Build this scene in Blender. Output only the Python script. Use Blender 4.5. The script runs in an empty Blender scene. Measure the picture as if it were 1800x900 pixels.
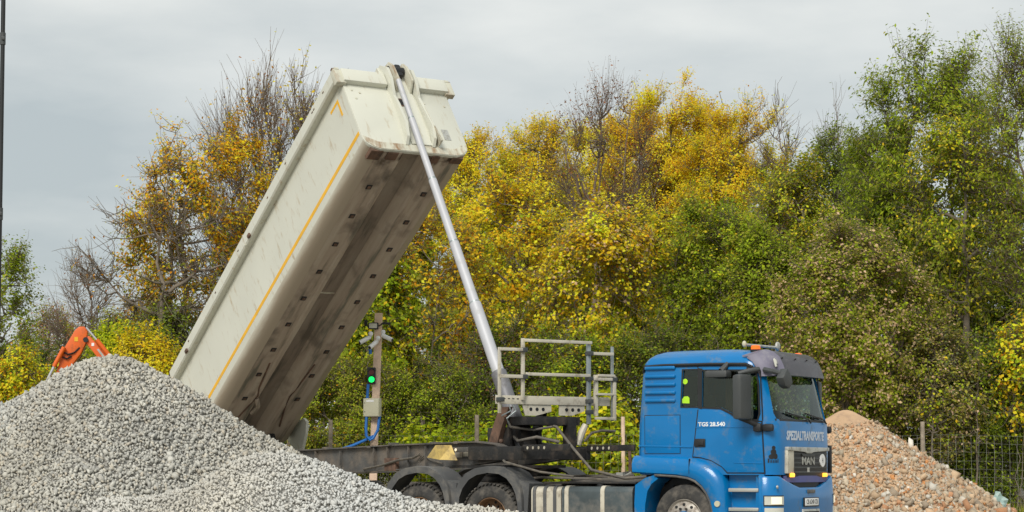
import bpy, bmesh, math, random
import numpy as np
from mathutils import Vector, Matrix
R = math.radians
C = bpy.context.scene.collection
rng = np.random.default_rng(7)
random.seed(7)

# ------------------------------------------------------------------ camera
cam = bpy.data.cameras.new('camera'); co = bpy.data.objects.new('camera', cam); C.objects.link(co)
co.location = (0, 0, 1.281); co.rotation_euler = (R(93.58), 0, 0)
cam.sensor_width = 36; cam.lens = 71.22; cam.shift_y = 150/1800
cam.clip_start = 0.5; cam.clip_end = 3000
bpy.context.scene.camera = co

# ------------------------------------------------------------------ sky and sun
SUN_EL, SUN_AZ = R(42), R(198)      # overcast, brighter behind the camera
w = bpy.data.worlds.new('World'); bpy.context.scene.world = w; w.use_nodes = True
nt = w.node_tree; nt.nodes.clear()
def N(tree, kind, **k):
    n = tree.nodes.new(kind)
    for a, b in k.items():
        if a.startswith('i_'): n.inputs[a[2:].replace('_', ' ')].default_value = b
        else: setattr(n, a, b)
    return n
sky = N(nt, 'ShaderNodeTexSky', sky_type='NISHITA', sun_disc=False, sun_elevation=SUN_EL, sun_rotation=SUN_AZ, air_density=1.0, dust_density=2.0)
tc = N(nt, 'ShaderNodeTexCoord'); mp = N(nt, 'ShaderNodeMapping'); mp.inputs['Scale'].default_value = (1.0, 1.0, 3.2); mp.inputs['Location'].default_value = (0.42, 0.1, 0.55)
nz = N(nt, 'ShaderNodeTexNoise'); nz.inputs['Scale'].default_value = 3.4; nz.inputs['Detail'].default_value = 7; nz.inputs['Roughness'].default_value = .5
rp = N(nt, 'ShaderNodeValToRGB')
rp.color_ramp.elements[0].position = .36; rp.color_ramp.elements[0].color = (.245, .270, .275, 1)
rp.color_ramp.elements[1].position = .66; rp.color_ramp.elements[1].color = (.425, .43, .41, 1)
sc_ = N(nt, 'ShaderNodeVectorMath', operation='SCALE'); sc_.inputs['Scale'].default_value = 10.0
mx = N(nt, 'ShaderNodeMixRGB'); mx.inputs['Fac'].default_value = .93
bg = N(nt, 'ShaderNodeBackground'); bg.inputs['Strength'].default_value = .1
ow = N(nt, 'ShaderNodeOutputWorld')
L = nt.links.new
L(tc.outputs['Generated'], mp.inputs['Vector']); L(mp.outputs[0], nz.inputs['Vector']); L(nz.outputs['Fac'], rp.inputs['Fac'])
L(rp.outputs['Color'], sc_.inputs[0]); L(sky.outputs[0], mx.inputs['Color1']); L(sc_.outputs[0], mx.inputs['Color2'])
L(mx.outputs[0], bg.inputs['Color']); L(bg.outputs[0], ow.inputs['Surface'])
sun = bpy.data.lights.new('sun', 'SUN'); sun.energy = 1.5; sun.angle = R(24); sun.color = (1, .96, .9)
so = bpy.data.objects.new('sun', sun); C.objects.link(so)
# direction the light comes from: azimuth measured from +Y towards +X
dv = Vector((math.sin(SUN_AZ)*math.cos(SUN_EL), math.cos(SUN_AZ)*math.cos(SUN_EL), math.sin(SUN_EL)))
so.rotation_euler = dv.to_track_quat('Z', 'Y').to_euler(); so.location = dv*60
sc = bpy.context.scene
sc.view_settings.view_transform = 'Standard'; sc.view_settings.look = 'None'; sc.view_settings.exposure = 1.0; sc.view_settings.gamma = 1
sc.cycles.max_bounces = 8; sc.cycles.transparent_max_bounces = 12

# ------------------------------------------------------------------ materials
def mat(name, col, rough=.6, metal=0., var=.12, vscale=3., bump=0., bscale=60., dirt=None, damt=0., dscale=1.5, spec=.5, coat=0., stretch=None):
    m = bpy.data.materials.new(name); m.use_nodes = True; t = m.node_tree; p = t.nodes['Principled BSDF']; l = t.links.new
    p.inputs['Roughness'].default_value = rough; p.inputs['Metallic'].default_value = metal
    p.inputs['Specular IOR Level'].default_value = spec; p.inputs['Coat Weight'].default_value = coat
    c = N(t, 'ShaderNodeTexCoord')
    n1 = N(t, 'ShaderNodeTexNoise'); n1.inputs['Scale'].default_value = vscale; n1.inputs['Detail'].default_value = 5
    l(c.outputs['Object'], n1.inputs['Vector'])
    mr = N(t, 'ShaderNodeMapRange'); mr.inputs['From Min'].default_value = .3; mr.inputs['From Max'].default_value = .7
    mr.inputs['To Min'].default_value = 1-var; mr.inputs['To Max'].default_value = 1+var
    l(n1.outputs['Fac'], mr.inputs['Value'])
    sc2 = N(t, 'ShaderNodeVectorMath', operation='SCALE'); sc2.inputs[0].default_value = col[:3]; l(mr.outputs[0], sc2.inputs['Scale'])
    out = sc2.outputs[0]
    if dirt:
        n2 = N(t, 'ShaderNodeTexNoise'); n2.inputs['Scale'].default_value = dscale; n2.inputs['Detail'].default_value = 8; n2.inputs['Roughness'].default_value = .68
        if stretch:
            ms_ = N(t, 'ShaderNodeMapping'); ms_.inputs['Scale'].default_value = stretch; l(c.outputs['Object'], ms_.inputs[0]); l(ms_.outputs[0], n2.inputs['Vector'])
        else: l(c.outputs['Object'], n2.inputs['Vector'])
        r2 = N(t, 'ShaderNodeMapRange'); r2.inputs['From Min'].default_value = .62-damt*.35; r2.inputs['From Max'].default_value = .80-damt*.25
        l(n2.outputs['Fac'], r2.inputs['Value'])
        mm = N(t, 'ShaderNodeMixRGB'); l(r2.outputs[0], mm.inputs['Fac']); l(out, mm.inputs['Color1']); mm.inputs['Color2'].default_value = (*dirt, 1)
        out = mm.outputs[0]
        r3 = N(t, 'ShaderNodeMapRange'); r3.inputs['To Min'].default_value = rough; r3.inputs['To Max'].default_value = max(rough, .85)
        l(r2.outputs[0], r3.inputs['Value']); l(r3.outputs[0], p.inputs['Roughness'])
    l(out, p.inputs['Base Color'])
    if bump:
        n3 = N(t, 'ShaderNodeTexNoise'); n3.inputs['Scale'].default_value = bscale; n3.inputs['Detail'].default_value = 4
        l(c.outputs['Object'], n3.inputs['Vector'])
        b = N(t, 'ShaderNodeBump'); b.inputs['Strength'].default_value = bump; b.inputs['Distance'].default_value = .02
        l(n3.outputs['Fac'], b.inputs['Height']); l(b.outputs[0], p.inputs['Normal'])
    return m
def emis(name, col, strength, base=(.3, .3, .3)):
    m = bpy.data.materials.new(name); m.use_nodes = True; p = m.node_tree.nodes['Principled BSDF']
    p.inputs['Base Color'].default_value = (*base, 1); p.inputs['Emission Color'].default_value = (*col, 1); p.inputs['Emission Strength'].default_value = strength
    p.inputs['Roughness'].default_value = .2
    return m
M = {}
M['blue'] = mat('blue_paint', (.0, .15, .40), .28, coat=.3, spec=.35, var=.07, vscale=1.3, dirt=(.12, .17, .22), damt=.22, dscale=4)
M['blueold'] = mat('weathered_blue_plastic', (.09, .10, .27), .6, var=.15, dirt=(.16, .15, .16), damt=.25, dscale=7)
M['greyplas'] = mat('dusty_grey_plastic', (.085, .087, .088), .62, var=.15, dirt=(.20, .185, .16), damt=.35, dscale=3, bump=.15)
M['darkplas'] = mat('dark_grey_plastic', (.05, .055, .055), .55, var=.12, bump=.2, bscale=150, dirt=(.12, .12, .11), damt=.15, dscale=5)
M['black'] = mat('black_rubber_trim', (.012, .013, .014), .55, var=.2)
M['tyre'] = mat('tyre_rubber', (.035, .034, .032), .85, var=.2, dirt=(.13, .115, .095), damt=.5, dscale=5, bump=.3, bscale=30)
M['rim'] = mat('steel_rim', (.42, .39, .34), .55, .3, dirt=(.16, .12, .09), damt=.4, dscale=9)
M['rustrim'] = mat('rusty_brown_rim', (.24, .14, .075), .8, dirt=(.10, .06, .035), damt=.4, dscale=9)
M['chassis'] = mat('dusty_dark_steel', (.085, .083, .078), .7, .1, var=.25, dirt=(.19, .155, .12), damt=.5, dscale=2.2, bump=.3, bscale=25)
M['darksteel'] = mat('greasy_dark_steel', (.022, .021, .02), .6, .2, var=.3, dirt=(.10, .075, .055), damt=.35, dscale=3, bump=.3, bscale=25)
M['rust'] = mat('rusted_steel', (.15, .085, .055), .85, var=.35, vscale=6, dirt=(.06, .04, .03), damt=.5, dscale=5, bump=.4, bscale=30)
M['cream'] = mat('cream_truck_paint', (.585, .585, .50), .42, var=.05, vscale=.8, dirt=(.38, .29, .17), damt=.16, dscale=5, coat=.1, stretch=(1.6, 1.6, .35))
M['creamdirty'] = mat('scuffed_cream_paint', (.55, .54, .44), .5, var=.10, vscale=2, dirt=(.24, .13, .055), damt=.42, dscale=4, stretch=(1.5, 1.5, .5))
M['alu'] = mat('dull_cream_aluminium', (.56, .52, .42), .55, .15, var=.12, dirt=(.22, .18, .13), damt=.3, dscale=5)
M['galv'] = mat('galvanised_steel', (.34, .38, .38), .45, .55, var=.12, dirt=(.2, .2, .18), damt=.25, dscale=6)
M['chrome'] = mat('dull_chromed_cylinder', (.46, .465, .485), .5, .1, var=.05, dirt=(.4, .4, .38), damt=.15, dscale=4)
M['cylgrey'] = mat('grey_painted_cylinder', (.17, .17, .18), .5, .2, dirt=(.08, .07, .06), damt=.35, dscale=3)
M['yellow'] = mat('yellow_marking_tape', (.75, .40, .012), .5, var=.1, dirt=(.5, .36, .15), damt=.15, dscale=7)
M['yelworn'] = mat('worn_yellow_paint', (.58, .42, .13), .7, dirt=(.17, .13, .08), damt=.42, dscale=5)
M['orange'] = mat('orange_machine_paint', (.68, .115, .008), .45, var=.08, dirt=(.25, .07, .02), damt=.2, dscale=3)
M['white'] = mat('white_plastic', (.82, .82, .80), .45, var=.04)
M['text'] = mat('silver_grey_lettering', (.50, .56, .64), .45, var=.15, vscale=30)
M['letterwhite'] = mat('white_lettering', (.75, .78, .8), .4)
M['silver'] = mat('silver_trim', (.50, .50, .46), .4, .5, dirt=(.25, .24, .2), damt=.35, dscale=12)
M['scrap'] = mat('grey_green_plastic_film', (.26, .36, .33), .45)
M['beige'] = mat('beige_cabinet_plastic', (.52, .50, .36), .5, var=.04)
M['cable'] = mat('blue_hose', (.01, .13, .42), .45)
M['hose'] = mat('dusty_black_hose', (.10, .09, .075), .7, dirt=(.2, .17, .13), damt=.4, dscale=8)
M['wood'] = mat('pale_timber', (.70, .52, .38), .8, var=.2, vscale=5, bump=.3, bscale=40)
M['oldwood'] = mat('weathered_grey_timber', (.30, .25, .19), .85, var=.3, vscale=8, bump=.4, bscale=40)
M['wire'] = mat('galvanised_wire', (.33, .34, .31), .5, .3)
M['tankgrey'] = mat('blue_grey_tank', (.08, .10, .105), .4, .3, var=.2, dirt=(.2, .19, .17), damt=.38, dscale=2.5)
M['seat'] = mat('dark_cab_fabric', (.03, .03, .032), .9)
M['curtain'] = mat('dusky_red_cab_curtain', (.10, .035, .02), .9)
M['sticker'] = mat('lime_sticker', (.42, .75, .02), .5, var=.03)
M['concrete'] = mat('pale_render', (.46, .47, .42), .9, var=.06)
M['concrete2'] = mat('grey_render', (.36, .38, .36), .9, var=.08)
M['winglass'] = mat('dark_window_glass', (.03, .04, .05), .15)
M['orangelens'] = emis('orange_beacon_lens', (1, .16, .01), .25, (.9, .14, .01))
M['amber'] = emis('amber_running_lamp', (1, .42, .03), 1.0, (.9, .4, .05))
M['headlamp'] = emis('lit_headlamp', (1, .78, .45), .35, (.7, .68, .6))
M['lensclear'] = mat('clear_lamp_lens', (.55, .55, .48), .15)
M['green'] = emis('green_signal_lens', (.0, 1., .12), .9, (.0, .5, .1))
M['redoff'] = mat('dark_red_signal_lens', (.10, .008, .008), .25)
# glass
g = bpy.data.materials.new('tinted_cab_glass'); g.use_nodes = True; t = g.node_tree; t.nodes.clear()
tr = N(t, 'ShaderNodeBsdfTransparent'); tr.inputs['Color'].default_value = (.62, .72, .66, 1)
gl = N(t, 'ShaderNodeBsdfGlossy'); gl.inputs['Roughness'].default_value = .06; gl.inputs['Color'].default_value = (.9, .95, .9, 1)
ly = N(t, 'ShaderNodeFresnel'); ly.inputs['IOR'].default_value = 1.5
ms = N(t, 'ShaderNodeMixShader'); o = N(t, 'ShaderNodeOutputMaterial')
t.links.new(ly.outputs[0], ms.inputs[0]); t.links.new(tr.outputs[0], ms.inputs[1]); t.links.new(gl.outputs[0], ms.inputs[2]); t.links.new(ms.outputs[0], o.inputs['Surface'])
M['glass'] = g
# visor: smoked and scratched
M['visor'] = mat('scratched_smoked_visor', (.045, .042, .05), .35, var=.2, dirt=(.15, .145, .155), damt=.3, dscale=9, stretch=(2, .5, .35))
M['visorcap'] = mat('faded_violet_grey_plastic', (.17, .16, .215), .55, var=.12, dirt=(.26, .25, .27), damt=.3, dscale=6)
# underside of the tipping body: dust streaked along its length
def underside(nm='dust_streaked_belly_steel', f=1.):
    m = bpy.data.materials.new(nm); m.use_nodes = True; t = m.node_tree; p = t.nodes['Principled BSDF']; l = t.links.new
    c = N(t, 'ShaderNodeTexCoord'); mp = N(t, 'ShaderNodeMapping'); mp.inputs['Scale'].default_value = (.35, 3.0, 3.0)
    n1 = N(t, 'ShaderNodeTexNoise'); n1.inputs['Scale'].default_value = 1.6; n1.inputs['Detail'].default_value = 9; n1.inputs['Roughness'].default_value = .6
    l(c.outputs['Object'], mp.inputs[0]); l(mp.outputs[0], n1.inputs['Vector'])
    r = N(t, 'ShaderNodeValToRGB'); e = r.color_ramp.elements
    e[0].position = .36; e[0].color = (.19*f, .175*f, .13*f, 1); e[1].position = .68; e[1].color = (.56*f, .48*f, .38*f, 1); x = e.new(.47); x.color = (.45*f, .36*f, .28*f, 1)
    l(n1.outputs['Fac'], r.inputs['Fac'])
    n2 = N(t, 'ShaderNodeTexNoise'); n2.inputs['Scale'].default_value = 1.7; n2.inputs['Detail'].default_value = 6; l(c.outputs['Object'], n2.inputs['Vector'])
    r2 = N(t, 'ShaderNodeMapRange'); r2.inputs['From Min'].default_value = .55; r2.inputs['From Max'].default_value = .75; l(n2.outputs['Fac'], r2.inputs['Value'])
    mm = N(t, 'ShaderNodeMixRGB'); l(r2.outputs[0], mm.inputs['Fac']); l(r.outputs[0], mm.inputs['Color1']); mm.inputs['Color2'].default_value = (.13, .105, .08, 1)
    # rust and grease close to the ram bracket at the front edge
    sx = N(t, 'ShaderNodeSeparateXYZ'); l(c.outputs['Object'], sx.inputs[0])
    mr = N(t, 'ShaderNodeMapRange'); mr.inputs['From Min'].default_value = -.95; mr.inputs['From Max'].default_value = 0.05; l(sx.outputs['X'], mr.inputs['Value'])
    n4 = N(t, 'ShaderNodeTexNoise'); n4.inputs['Scale'].default_value = 3.5; n4.inputs['Detail'].default_value = 5; l(c.outputs['Object'], n4.inputs['Vector'])
    mu = N(t, 'ShaderNodeMath', operation='MULTIPLY'); l(mr.outputs[0], mu.inputs[0]); l(n4.outputs['Fac'], mu.inputs[1])
    m5 = N(t, 'ShaderNodeMapRange'); m5.inputs['From Min'].default_value = .34; m5.inputs['From Max'].default_value = .46; l(mu.outputs[0], m5.inputs['Value'])
    m6 = N(t, 'ShaderNodeMixRGB'); l(m5.outputs[0], m6.inputs['Fac']); l(mm.outputs[0], m6.inputs['Color1']); m6.inputs['Color2'].default_value = (.05, .028, .014, 1)
    l(m6.outputs[0], p.inputs['Base Color']); p.inputs['Roughness'].default_value = .75
    b = N(t, 'ShaderNodeBump'); b.inputs['Strength'].default_value = .25; l(n2.outputs['Fac'], b.inputs['Height']); l(b.outputs[0], p.inputs['Normal'])
    return m
M['under'] = underside(f=.86); M['channel'] = underside('shade_darkened_channel_steel', .55)  # channel: same dusty steel, with the shade of the recess put into a darker colour
def bilge():
    # cream paint worn into road dirt towards the floor of the body
    m = bpy.data.materials.new('cream_paint_worn_to_dirt'); m.use_nodes = True; t = m.node_tree; p = t.nodes['Principled BSDF']; l = t.links.new
    c = N(t, 'ShaderNodeTexCoord'); s_ = N(t, 'ShaderNodeSeparateXYZ'); l(c.outputs['Object'], s_.inputs[0])
    mp = N(t, 'ShaderNodeMapping'); mp.inputs['Scale'].default_value = (.5, 2.5, 2.5); n = N(t, 'ShaderNodeTexNoise'); n.inputs['Scale'].default_value = 2.5; n.inputs['Detail'].default_value = 8; l(c.outputs['Object'], mp.inputs[0]); l(mp.outputs[0], n.inputs['Vector'])
    a = N(t, 'ShaderNodeMapRange'); a.inputs['From Min'].default_value = -1.68; a.inputs['From Max'].default_value = -1.84; l(s_.outputs['Z'], a.inputs['Value'])
    ad = N(t, 'ShaderNodeMath', operation='ADD'); l(a.outputs[0], ad.inputs[0]); l(n.outputs['Fac'], ad.inputs[1])
    r = N(t, 'ShaderNodeMapRange'); r.inputs['From Min'].default_value = .45; r.inputs['From Max'].default_value = 1.15; l(ad.outputs[0], r.inputs['Value'])
    x = N(t, 'ShaderNodeMixRGB'); x.inputs['Color1'].default_value = (.60, .575, .48, 1); x.inputs['Color2'].default_value = (.38, .315, .235, 1); l(r.outputs[0], x.inputs['Fac']); l(x.outputs[0], p.inputs['Base Color']); p.inputs['Roughness'].default_value = .6
    return m
M['bilge'] = bilge()
def attr_mat(name, rough=.7, transl=0., bump=0., spec=.3):
    m = bpy.data.materials.new(name); m.use_nodes = True; t = m.node_tree; p = t.nodes['Principled BSDF']; l = t.links.new
    a = N(t, 'ShaderNodeAttribute', attribute_name='col'); l(a.outputs['Color'], p.inputs['Base Color']); p.inputs['Roughness'].default_value = rough
    p.inputs['Specular IOR Level'].default_value = spec
    if transl:
        tl = N(t, 'ShaderNodeBsdfTranslucent'); l(a.outputs['Color'], tl.inputs['Color'])
        x = N(t, 'ShaderNodeMixShader'); x.inputs[0].default_value = transl; l(p.outputs[0], x.inputs[1]); l(tl.outputs[0], x.inputs[2])
        l(x.outputs[0], t.nodes['Material Output'].inputs['Surface'])
    if bump:
        c = N(t, 'ShaderNodeTexCoord'); n3 = N(t, 'ShaderNodeTexNoise'); n3.inputs['Scale'].default_value = 45; l(c.outputs['Object'], n3.inputs['Vector'])
        b = N(t, 'ShaderNodeBump'); b.inputs['Strength'].default_value = bump; b.inputs['Distance'].default_value = .01; l(n3.outputs['Fac'], b.inputs['Height']); l(b.outputs[0], p.inputs['Normal'])
    return m
M['leaf'] = attr_mat('leaf', .65, .48, 0., .10)
M['stone'] = attr_mat('crushed_stone', .9, bump=.5)
M['bark'] = mat('grey_brown_bark', (.17, .14, .105), .9, var=.3, vscale=5, bump=.4, bscale=20)
M['twig'] = mat('purple_brown_twig', (.16, .12, .085), .9, var=.3, vscale=1)
M['soil'] = mat('bare_soil', (.30, .27, .22), .95, var=.3, vscale=.6, bump=.6, bscale=6, dirt=(.17, .16, .10), damt=.4, dscale=.4)
M['sand'] = mat('sandy_rubble_fines', (.50, .335, .20), .95, var=.14, vscale=2.5, bump=.8, bscale=18, dirt=(.30, .20, .14), damt=.35, dscale=4)
M['gravelbase'] = mat('stone_dust_core', (.34, .33, .30), .95, var=.3, vscale=9, bump=.8, bscale=14)

# ------------------------------------------------------------------ builders
def tag(o, label=None, cat=None, group=None, kind=None):
    if label: o['label'] = label
    if cat: o['category'] = cat
    if group: o['group'] = group
    if kind: o['kind'] = kind
    return o
def empty(name, loc=(0, 0, 0), rz=0, label=None, cat=None, group=None, parent=None):
    o = bpy.data.objects.new(name, None); C.objects.link(o); o.location = loc; o.rotation_euler = (0, 0, rz); o.empty_display_size = .2
    if parent: o.parent = parent
    return tag(o, label, cat, group)
def link(name, me, m, parent=None, smooth=None):
    o = bpy.data.objects.new(name, me); C.objects.link(o)
    if m is not None: me.materials.append(M[m] if isinstance(m, str) else m)
    if parent: o.parent = parent
    if smooth is not None:
        me.polygons.foreach_set('use_smooth', [True]*len(me.polygons)); me.set_sharp_from_angle(angle=R(smooth))
    return o
class B:
    def __init__(s): s.bm = bmesh.new()
    def _f(s, vs):
        try: return s.bm.faces.new(vs)
        except ValueError: return None
    def box(s, c, d, rot=None, bev=0):
        m = Matrix.Translation(c) @ (rot.to_4x4() if rot else Matrix()) @ Matrix.Diagonal((*d, 1))
        g = bmesh.ops.create_cube(s.bm, size=1, matrix=m)
        if bev:
            es = list({e for v in g['verts'] for e in v.link_edges}); bmesh.ops.bevel(s.bm, geom=es, offset=bev, segments=2, affect='EDGES', profile=.6)
        return s
    def b2(s, a, b, bev=0):
        return s.box([(a[i]+b[i])/2 for i in range(3)], [abs(b[i]-a[i]) for i in range(3)], None, bev)
    def prism(s, pts, fa, fb, bev=0):
        """closed polygon pts; fa, fb map a 2-D point to 3-D for the two ends"""
        A = [s.bm.verts.new(fa(p)) for p in pts]; Bv = [s.bm.verts.new(fb(p)) for p in pts]; n = len(pts)
        fs = [s._f(A[::-1]), s._f(Bv)]+[s._f((A[i], A[(i+1) % n], Bv[(i+1) % n], Bv[i])) for i in range(n)]
        if bev:
            es = list({e for f in fs if f for e in f.edges}); bmesh.ops.bevel(s.bm, geom=es, offset=bev, segments=2, affect='EDGES', profile=.6)
        return s
    def xz(s, pts, y0, y1, bev=0): return s.prism(pts, lambda p: (p[0], y0, p[1]), lambda p: (p[0], y1, p[1]), bev)
    def yz(s, pts, x0, x1, bev=0): return s.prism(pts, lambda p: (x0, p[0], p[1]), lambda p: (x1, p[0], p[1]), bev)
    def xy(s, pts, z0, z1, bev=0): return s.prism(pts, lambda p: (p[0], p[1], z0), lambda p: (p[0], p[1], z1), bev)
    def loft(s, rings, closed=True, caps=True):
        V = [[s.bm.verts.new(p) for p in r] for r in rings]; n = len(rings[0])
        for a, b in zip(V, V[1:]):
            for i in range(n if closed else n-1): s._f((a[i], a[(i+1) % n], b[(i+1) % n], b[i]))
        if caps and closed: s._f(V[0][::-1]); s._f(V[-1])
        return s
    def tube(s, path, r, n=8, caps=True):
        P = [Vector(p) for p in path]; rs = r if isinstance(r, (list, tuple)) else [r]*len(P); rings = []
        up = None
        for i, p in enumerate(P):
            d = (P[min(i+1, len(P)-1)]-P[max(i-1, 0)])
            if d.length < 1e-9: d = Vector((0, 0, 1))
            d.normalize()
            if up is None: up = d.orthogonal().normalized()
            up = (up-d*up.dot(d)); up = up.normalized() if up.length > 1e-6 else d.orthogonal().normalized()
            sd = d.cross(up)
            rings.append([p+(up*math.cos(a)+sd*math.sin(a))*rs[i] for a in [2*math.pi*k/n for k in range(n)]])
        return s.loft(rings, True, caps)
    def cyl(s, a, b, r, n=16, r2=None): return s.tube([a, b], [r, r if r2 is None else r2], n)
    def sphere(s, c, r, sx=(1, 1, 1), u=12, v=8):
        bmesh.ops.create_uvsphere(s.bm, u_segments=u, v_segments=v, radius=r, matrix=Matrix.Translation(c) @ Matrix.Diagonal((*sx, 1))); return s
    def lathe(s, prof, n=32):
        """prof: list of (r, y); turned about the y axis"""
        rings = [[(p[0]*math.cos(a), p[1], p[0]*math.sin(a)) for p in prof] for a in [2*math.pi*k/n for k in range(n)]]
        return s.loft(rings+[rings[0]], False, False)
    def obj(s, name, m, parent=None, smooth=35, flip=True):
        bmesh.ops.remove_doubles(s.bm, verts=s.bm.verts, dist=1e-5)
        if flip: bmesh.ops.recalc_face_normals(s.bm, faces=s.bm.faces)
        me = bpy.data.meshes.new(name); s.bm.to_mesh(me); s.bm.free()
        return link(name, me, m, parent, smooth)
def text(name, body, size, mtx, m, parent, sx=1., extr=.002, shear=0., bold=0.):
    cu = bpy.data.curves.new(name, 'FONT'); cu.body = body; cu.size = size; cu.extrude = extr; cu.align_x = 'CENTER'; cu.align_y = 'CENTER'; cu.shear = shear; cu.offset = bold; cu.resolution_u = 3
    o = bpy.data.objects.new(name, cu); C.objects.link(o)
    bpy.context.view_layer.update()
    me = bpy.data.meshes.new_from_object(o.evaluated_get(bpy.context.evaluated_depsgraph_get())); bpy.data.objects.remove(o)
    me.materials.clear(); me.transform(Matrix.Diagonal((sx, 1, 1, 1))); me.transform(mtx)
    return link(name, me, m, parent)
# text planes: facing -Y (truck side) and facing +X (truck front)
def side_m(x, y, z): return Matrix.Translation((x, y, z)) @ Matrix.Rotation(R(90), 4, 'X')
def front_m(x, y, z, tilt=0): return Matrix.Translation((x, y, z)) @ Matrix.Rotation(tilt, 4, 'Y') @ Matrix.Rotation(R(90), 4, 'Z') @ Matrix.Rotation(R(90), 4, 'X')
def copy_tree(o, parent=None):
    c = o.copy(); C.objects.link(c); c.parent = parent
    for ch in list(o.children): copy_tree(ch, c)
    return c
def np_mesh(name, V, F, m, parent=None, col=None, smooth=False):
    """V (n,3), F (m,k) one face size; col (m,3) face colours"""
    me = bpy.data.meshes.new(name); V = np.asarray(V, np.float32); F = np.asarray(F, np.int32); k = F.shape[1]
    me.vertices.add(len(V)); me.vertices.foreach_set('co', V.ravel())
    me.loops.add(F.size); me.loops.foreach_set('vertex_index', F.ravel())
    me.polygons.add(len(F)); me.polygons.foreach_set('loop_start', np.arange(0, F.size, k, dtype=np.int32)); me.polygons.foreach_set('loop_total', np.full(len(F), k, np.int32))
    me.update(calc_edges=True)
    if col is not None:
        a = me.attributes.new('col', 'FLOAT_COLOR', 'FACE'); a.data.foreach_set('color', np.c_[col, np.ones(len(col))].astype(np.float32).ravel())
    me.materials.append(M[m] if isinstance(m, str) else m)
    if smooth: me.polygons.foreach_set('use_smooth', [True]*len(F))
    o = bpy.data.objects.new(name, me); C.objects.link(o)
    if parent: o.parent = parent
    return o

# ------------------------------------------------------------------ ground
bm = bmesh.new()
G = 60
def gz(x, y):
    # level yard that rises gently into an earth bank behind the fence
    s = min(max((y-45.5)/12, 0), 1); return 1.1*s*s*(3-2*s)
xs = np.r_[-900, -300, -120, np.linspace(-50, 60, 56), 150, 400, 1000]; ys = np.r_[-60, -10, np.linspace(5, 80, 60), 120, 300, 900, 2600]
vs = [[bm.verts.new((x, y, gz(x, y)+(random.uniform(-.03, .03) if 5 < y < 80 else 0))) for x in xs] for y in ys]
for j in range(len(ys)-1):
    for i in range(len(xs)-1): bm.faces.new((vs[j][i], vs[j][i+1], vs[j+1][i+1], vs[j+1][i]))
me = bpy.data.meshes.new('ground'); bm.to_mesh(me); bm.free()
tag(link('ground', me, 'soil', smooth=60), kind='structure')
# ------------------------------------------------------------------ the tractor unit (x forward, y left, z up; near side is -y)
truck = empty('tractor_truck', (3.23, 31.85, 0), -R(31.01), 'blue tractor truck with dark sun visor standing in front of the rubble heap', 'truck')
def part(bld, name, m, smooth=35, parent=None, label=None):
    o = bld.obj(name, m, parent or truck, smooth)
    if label: o['label'] = label
    return o
def lerp_tab(tab, z):
    for a, b in zip(tab, tab[1:]):
        if z <= b[0]:
            t = max(0, (z-a[0])/(b[0]-a[0])); return [a[i]+(b[i]-a[i])*t for i in range(len(a))]
    return list(tab[-1])
#        z     xrear  xfront  halfwidth  corner
CAB = [(1.18, -.82, 1.50, 1.12, .26), (1.60, -.83, 1.51, 1.12, .26), (1.95, -.82, 1.50, 1.12, .26), (2.02, -.81, 1.475, 1.12, .25), (2.72, -.755, 1.30, 1.115, .22),
       (2.86, -.735, 1.25, 1.11, .22), (2.90, -.72, 1.22, 1.095, .22), (2.97, -.68, 1.16, 1.05, .22), (3.03, -.61, 1.06, .97, .22), (3.075, -.50, .90, .84, .2), (3.10, -.34, .66, .62, .2), (3.107, -.2, .4, .3, .15)]
def fx(y, z, off=0.):
    _, xr, xf, wd, rc = lerp_tab(CAB, z); wd += off; a = abs(y); x = xf+off-.05*(y/wd)**2
    if a > wd-rc: x -= rc-math.sqrt(max(0, rc*rc-(a-(wd-rc))**2))
    return x
def plan(z, x0, off=0., n=9, tab=None):
    """points of the cab's outline in plan at height z from (x0,-w) round the front to (x0,w)"""
    _, xr, xf, wd, rc = lerp_tab(tab or CAB, z); wd += off; xf += off; P = [(x0, -wd)]
    for k in range(n+1):
        a = math.pi/2*k/n; y = -(wd-rc)-rc*math.cos(a); P.append((xf-.05*(y/wd)**2-rc+rc*math.sin(a), y))
    m = [(xf-.05*(y/wd)**2, y) for y in np.linspace(-(wd-rc), wd-rc, 11)[1:-1]]
    return P+m+[(x, -y) for x, y in P[::-1]]
def cab_rings(zs, off=0., xoff=0.):
    out = []
    for z in zs:
        _, xr, xf, wd, rc = lerp_tab(CAB, z); wd += off; xr -= off
        p = plan(z, xr+.06, off); rear = [(xr, -(wd-.06))], [(xr, wd-.06)]
        out.append([(x, y, z) for x, y in [(xr, -(wd-.05))]+p+[(xr, wd-.05)]])
    return out
b = B().loft(cab_rings([c[0] for c in CAB])); shell = b.obj('cab_shell', 'blue', truck, 32)
def cutter(bld):
    o = bld.obj('cut', None, truck, None); return o
def boolean(o, cuts):
    for c in cuts:
        md = o.modifiers.new('b', 'BOOLEAN'); md.operation = 'DIFFERENCE'; md.object = c; md.solver = 'EXACT'
    bpy.context.view_layer.update()
    me = bpy.data.meshes.new_from_object(o.evaluated_get(bpy.context.evaluated_depsgraph_get()))
    o.modifiers.clear(); old = o.data; o.data = me; bpy.data.meshes.remove(old)
    me.polygons.foreach_set('use_smooth', [True]*len(me.polygons)); me.set_sharp_from_angle(angle=R(32))
    for c in cuts: bpy.data.objects.remove(c)
QW = [(-.075, 2.22), (.20, 2.215), (.205, 2.77), (-.045, 2.77)]                                     # quarter light
DW = [(.27, 2.205), (.58, 2.195), (.72, 2.13), (.92, 2.03), (1.0, 2.01), (1.18, 2.01), (1.205, 2.1), (1.19, 2.55), (1.15, 2.735), (.28, 2.755)]  # door window
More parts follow.
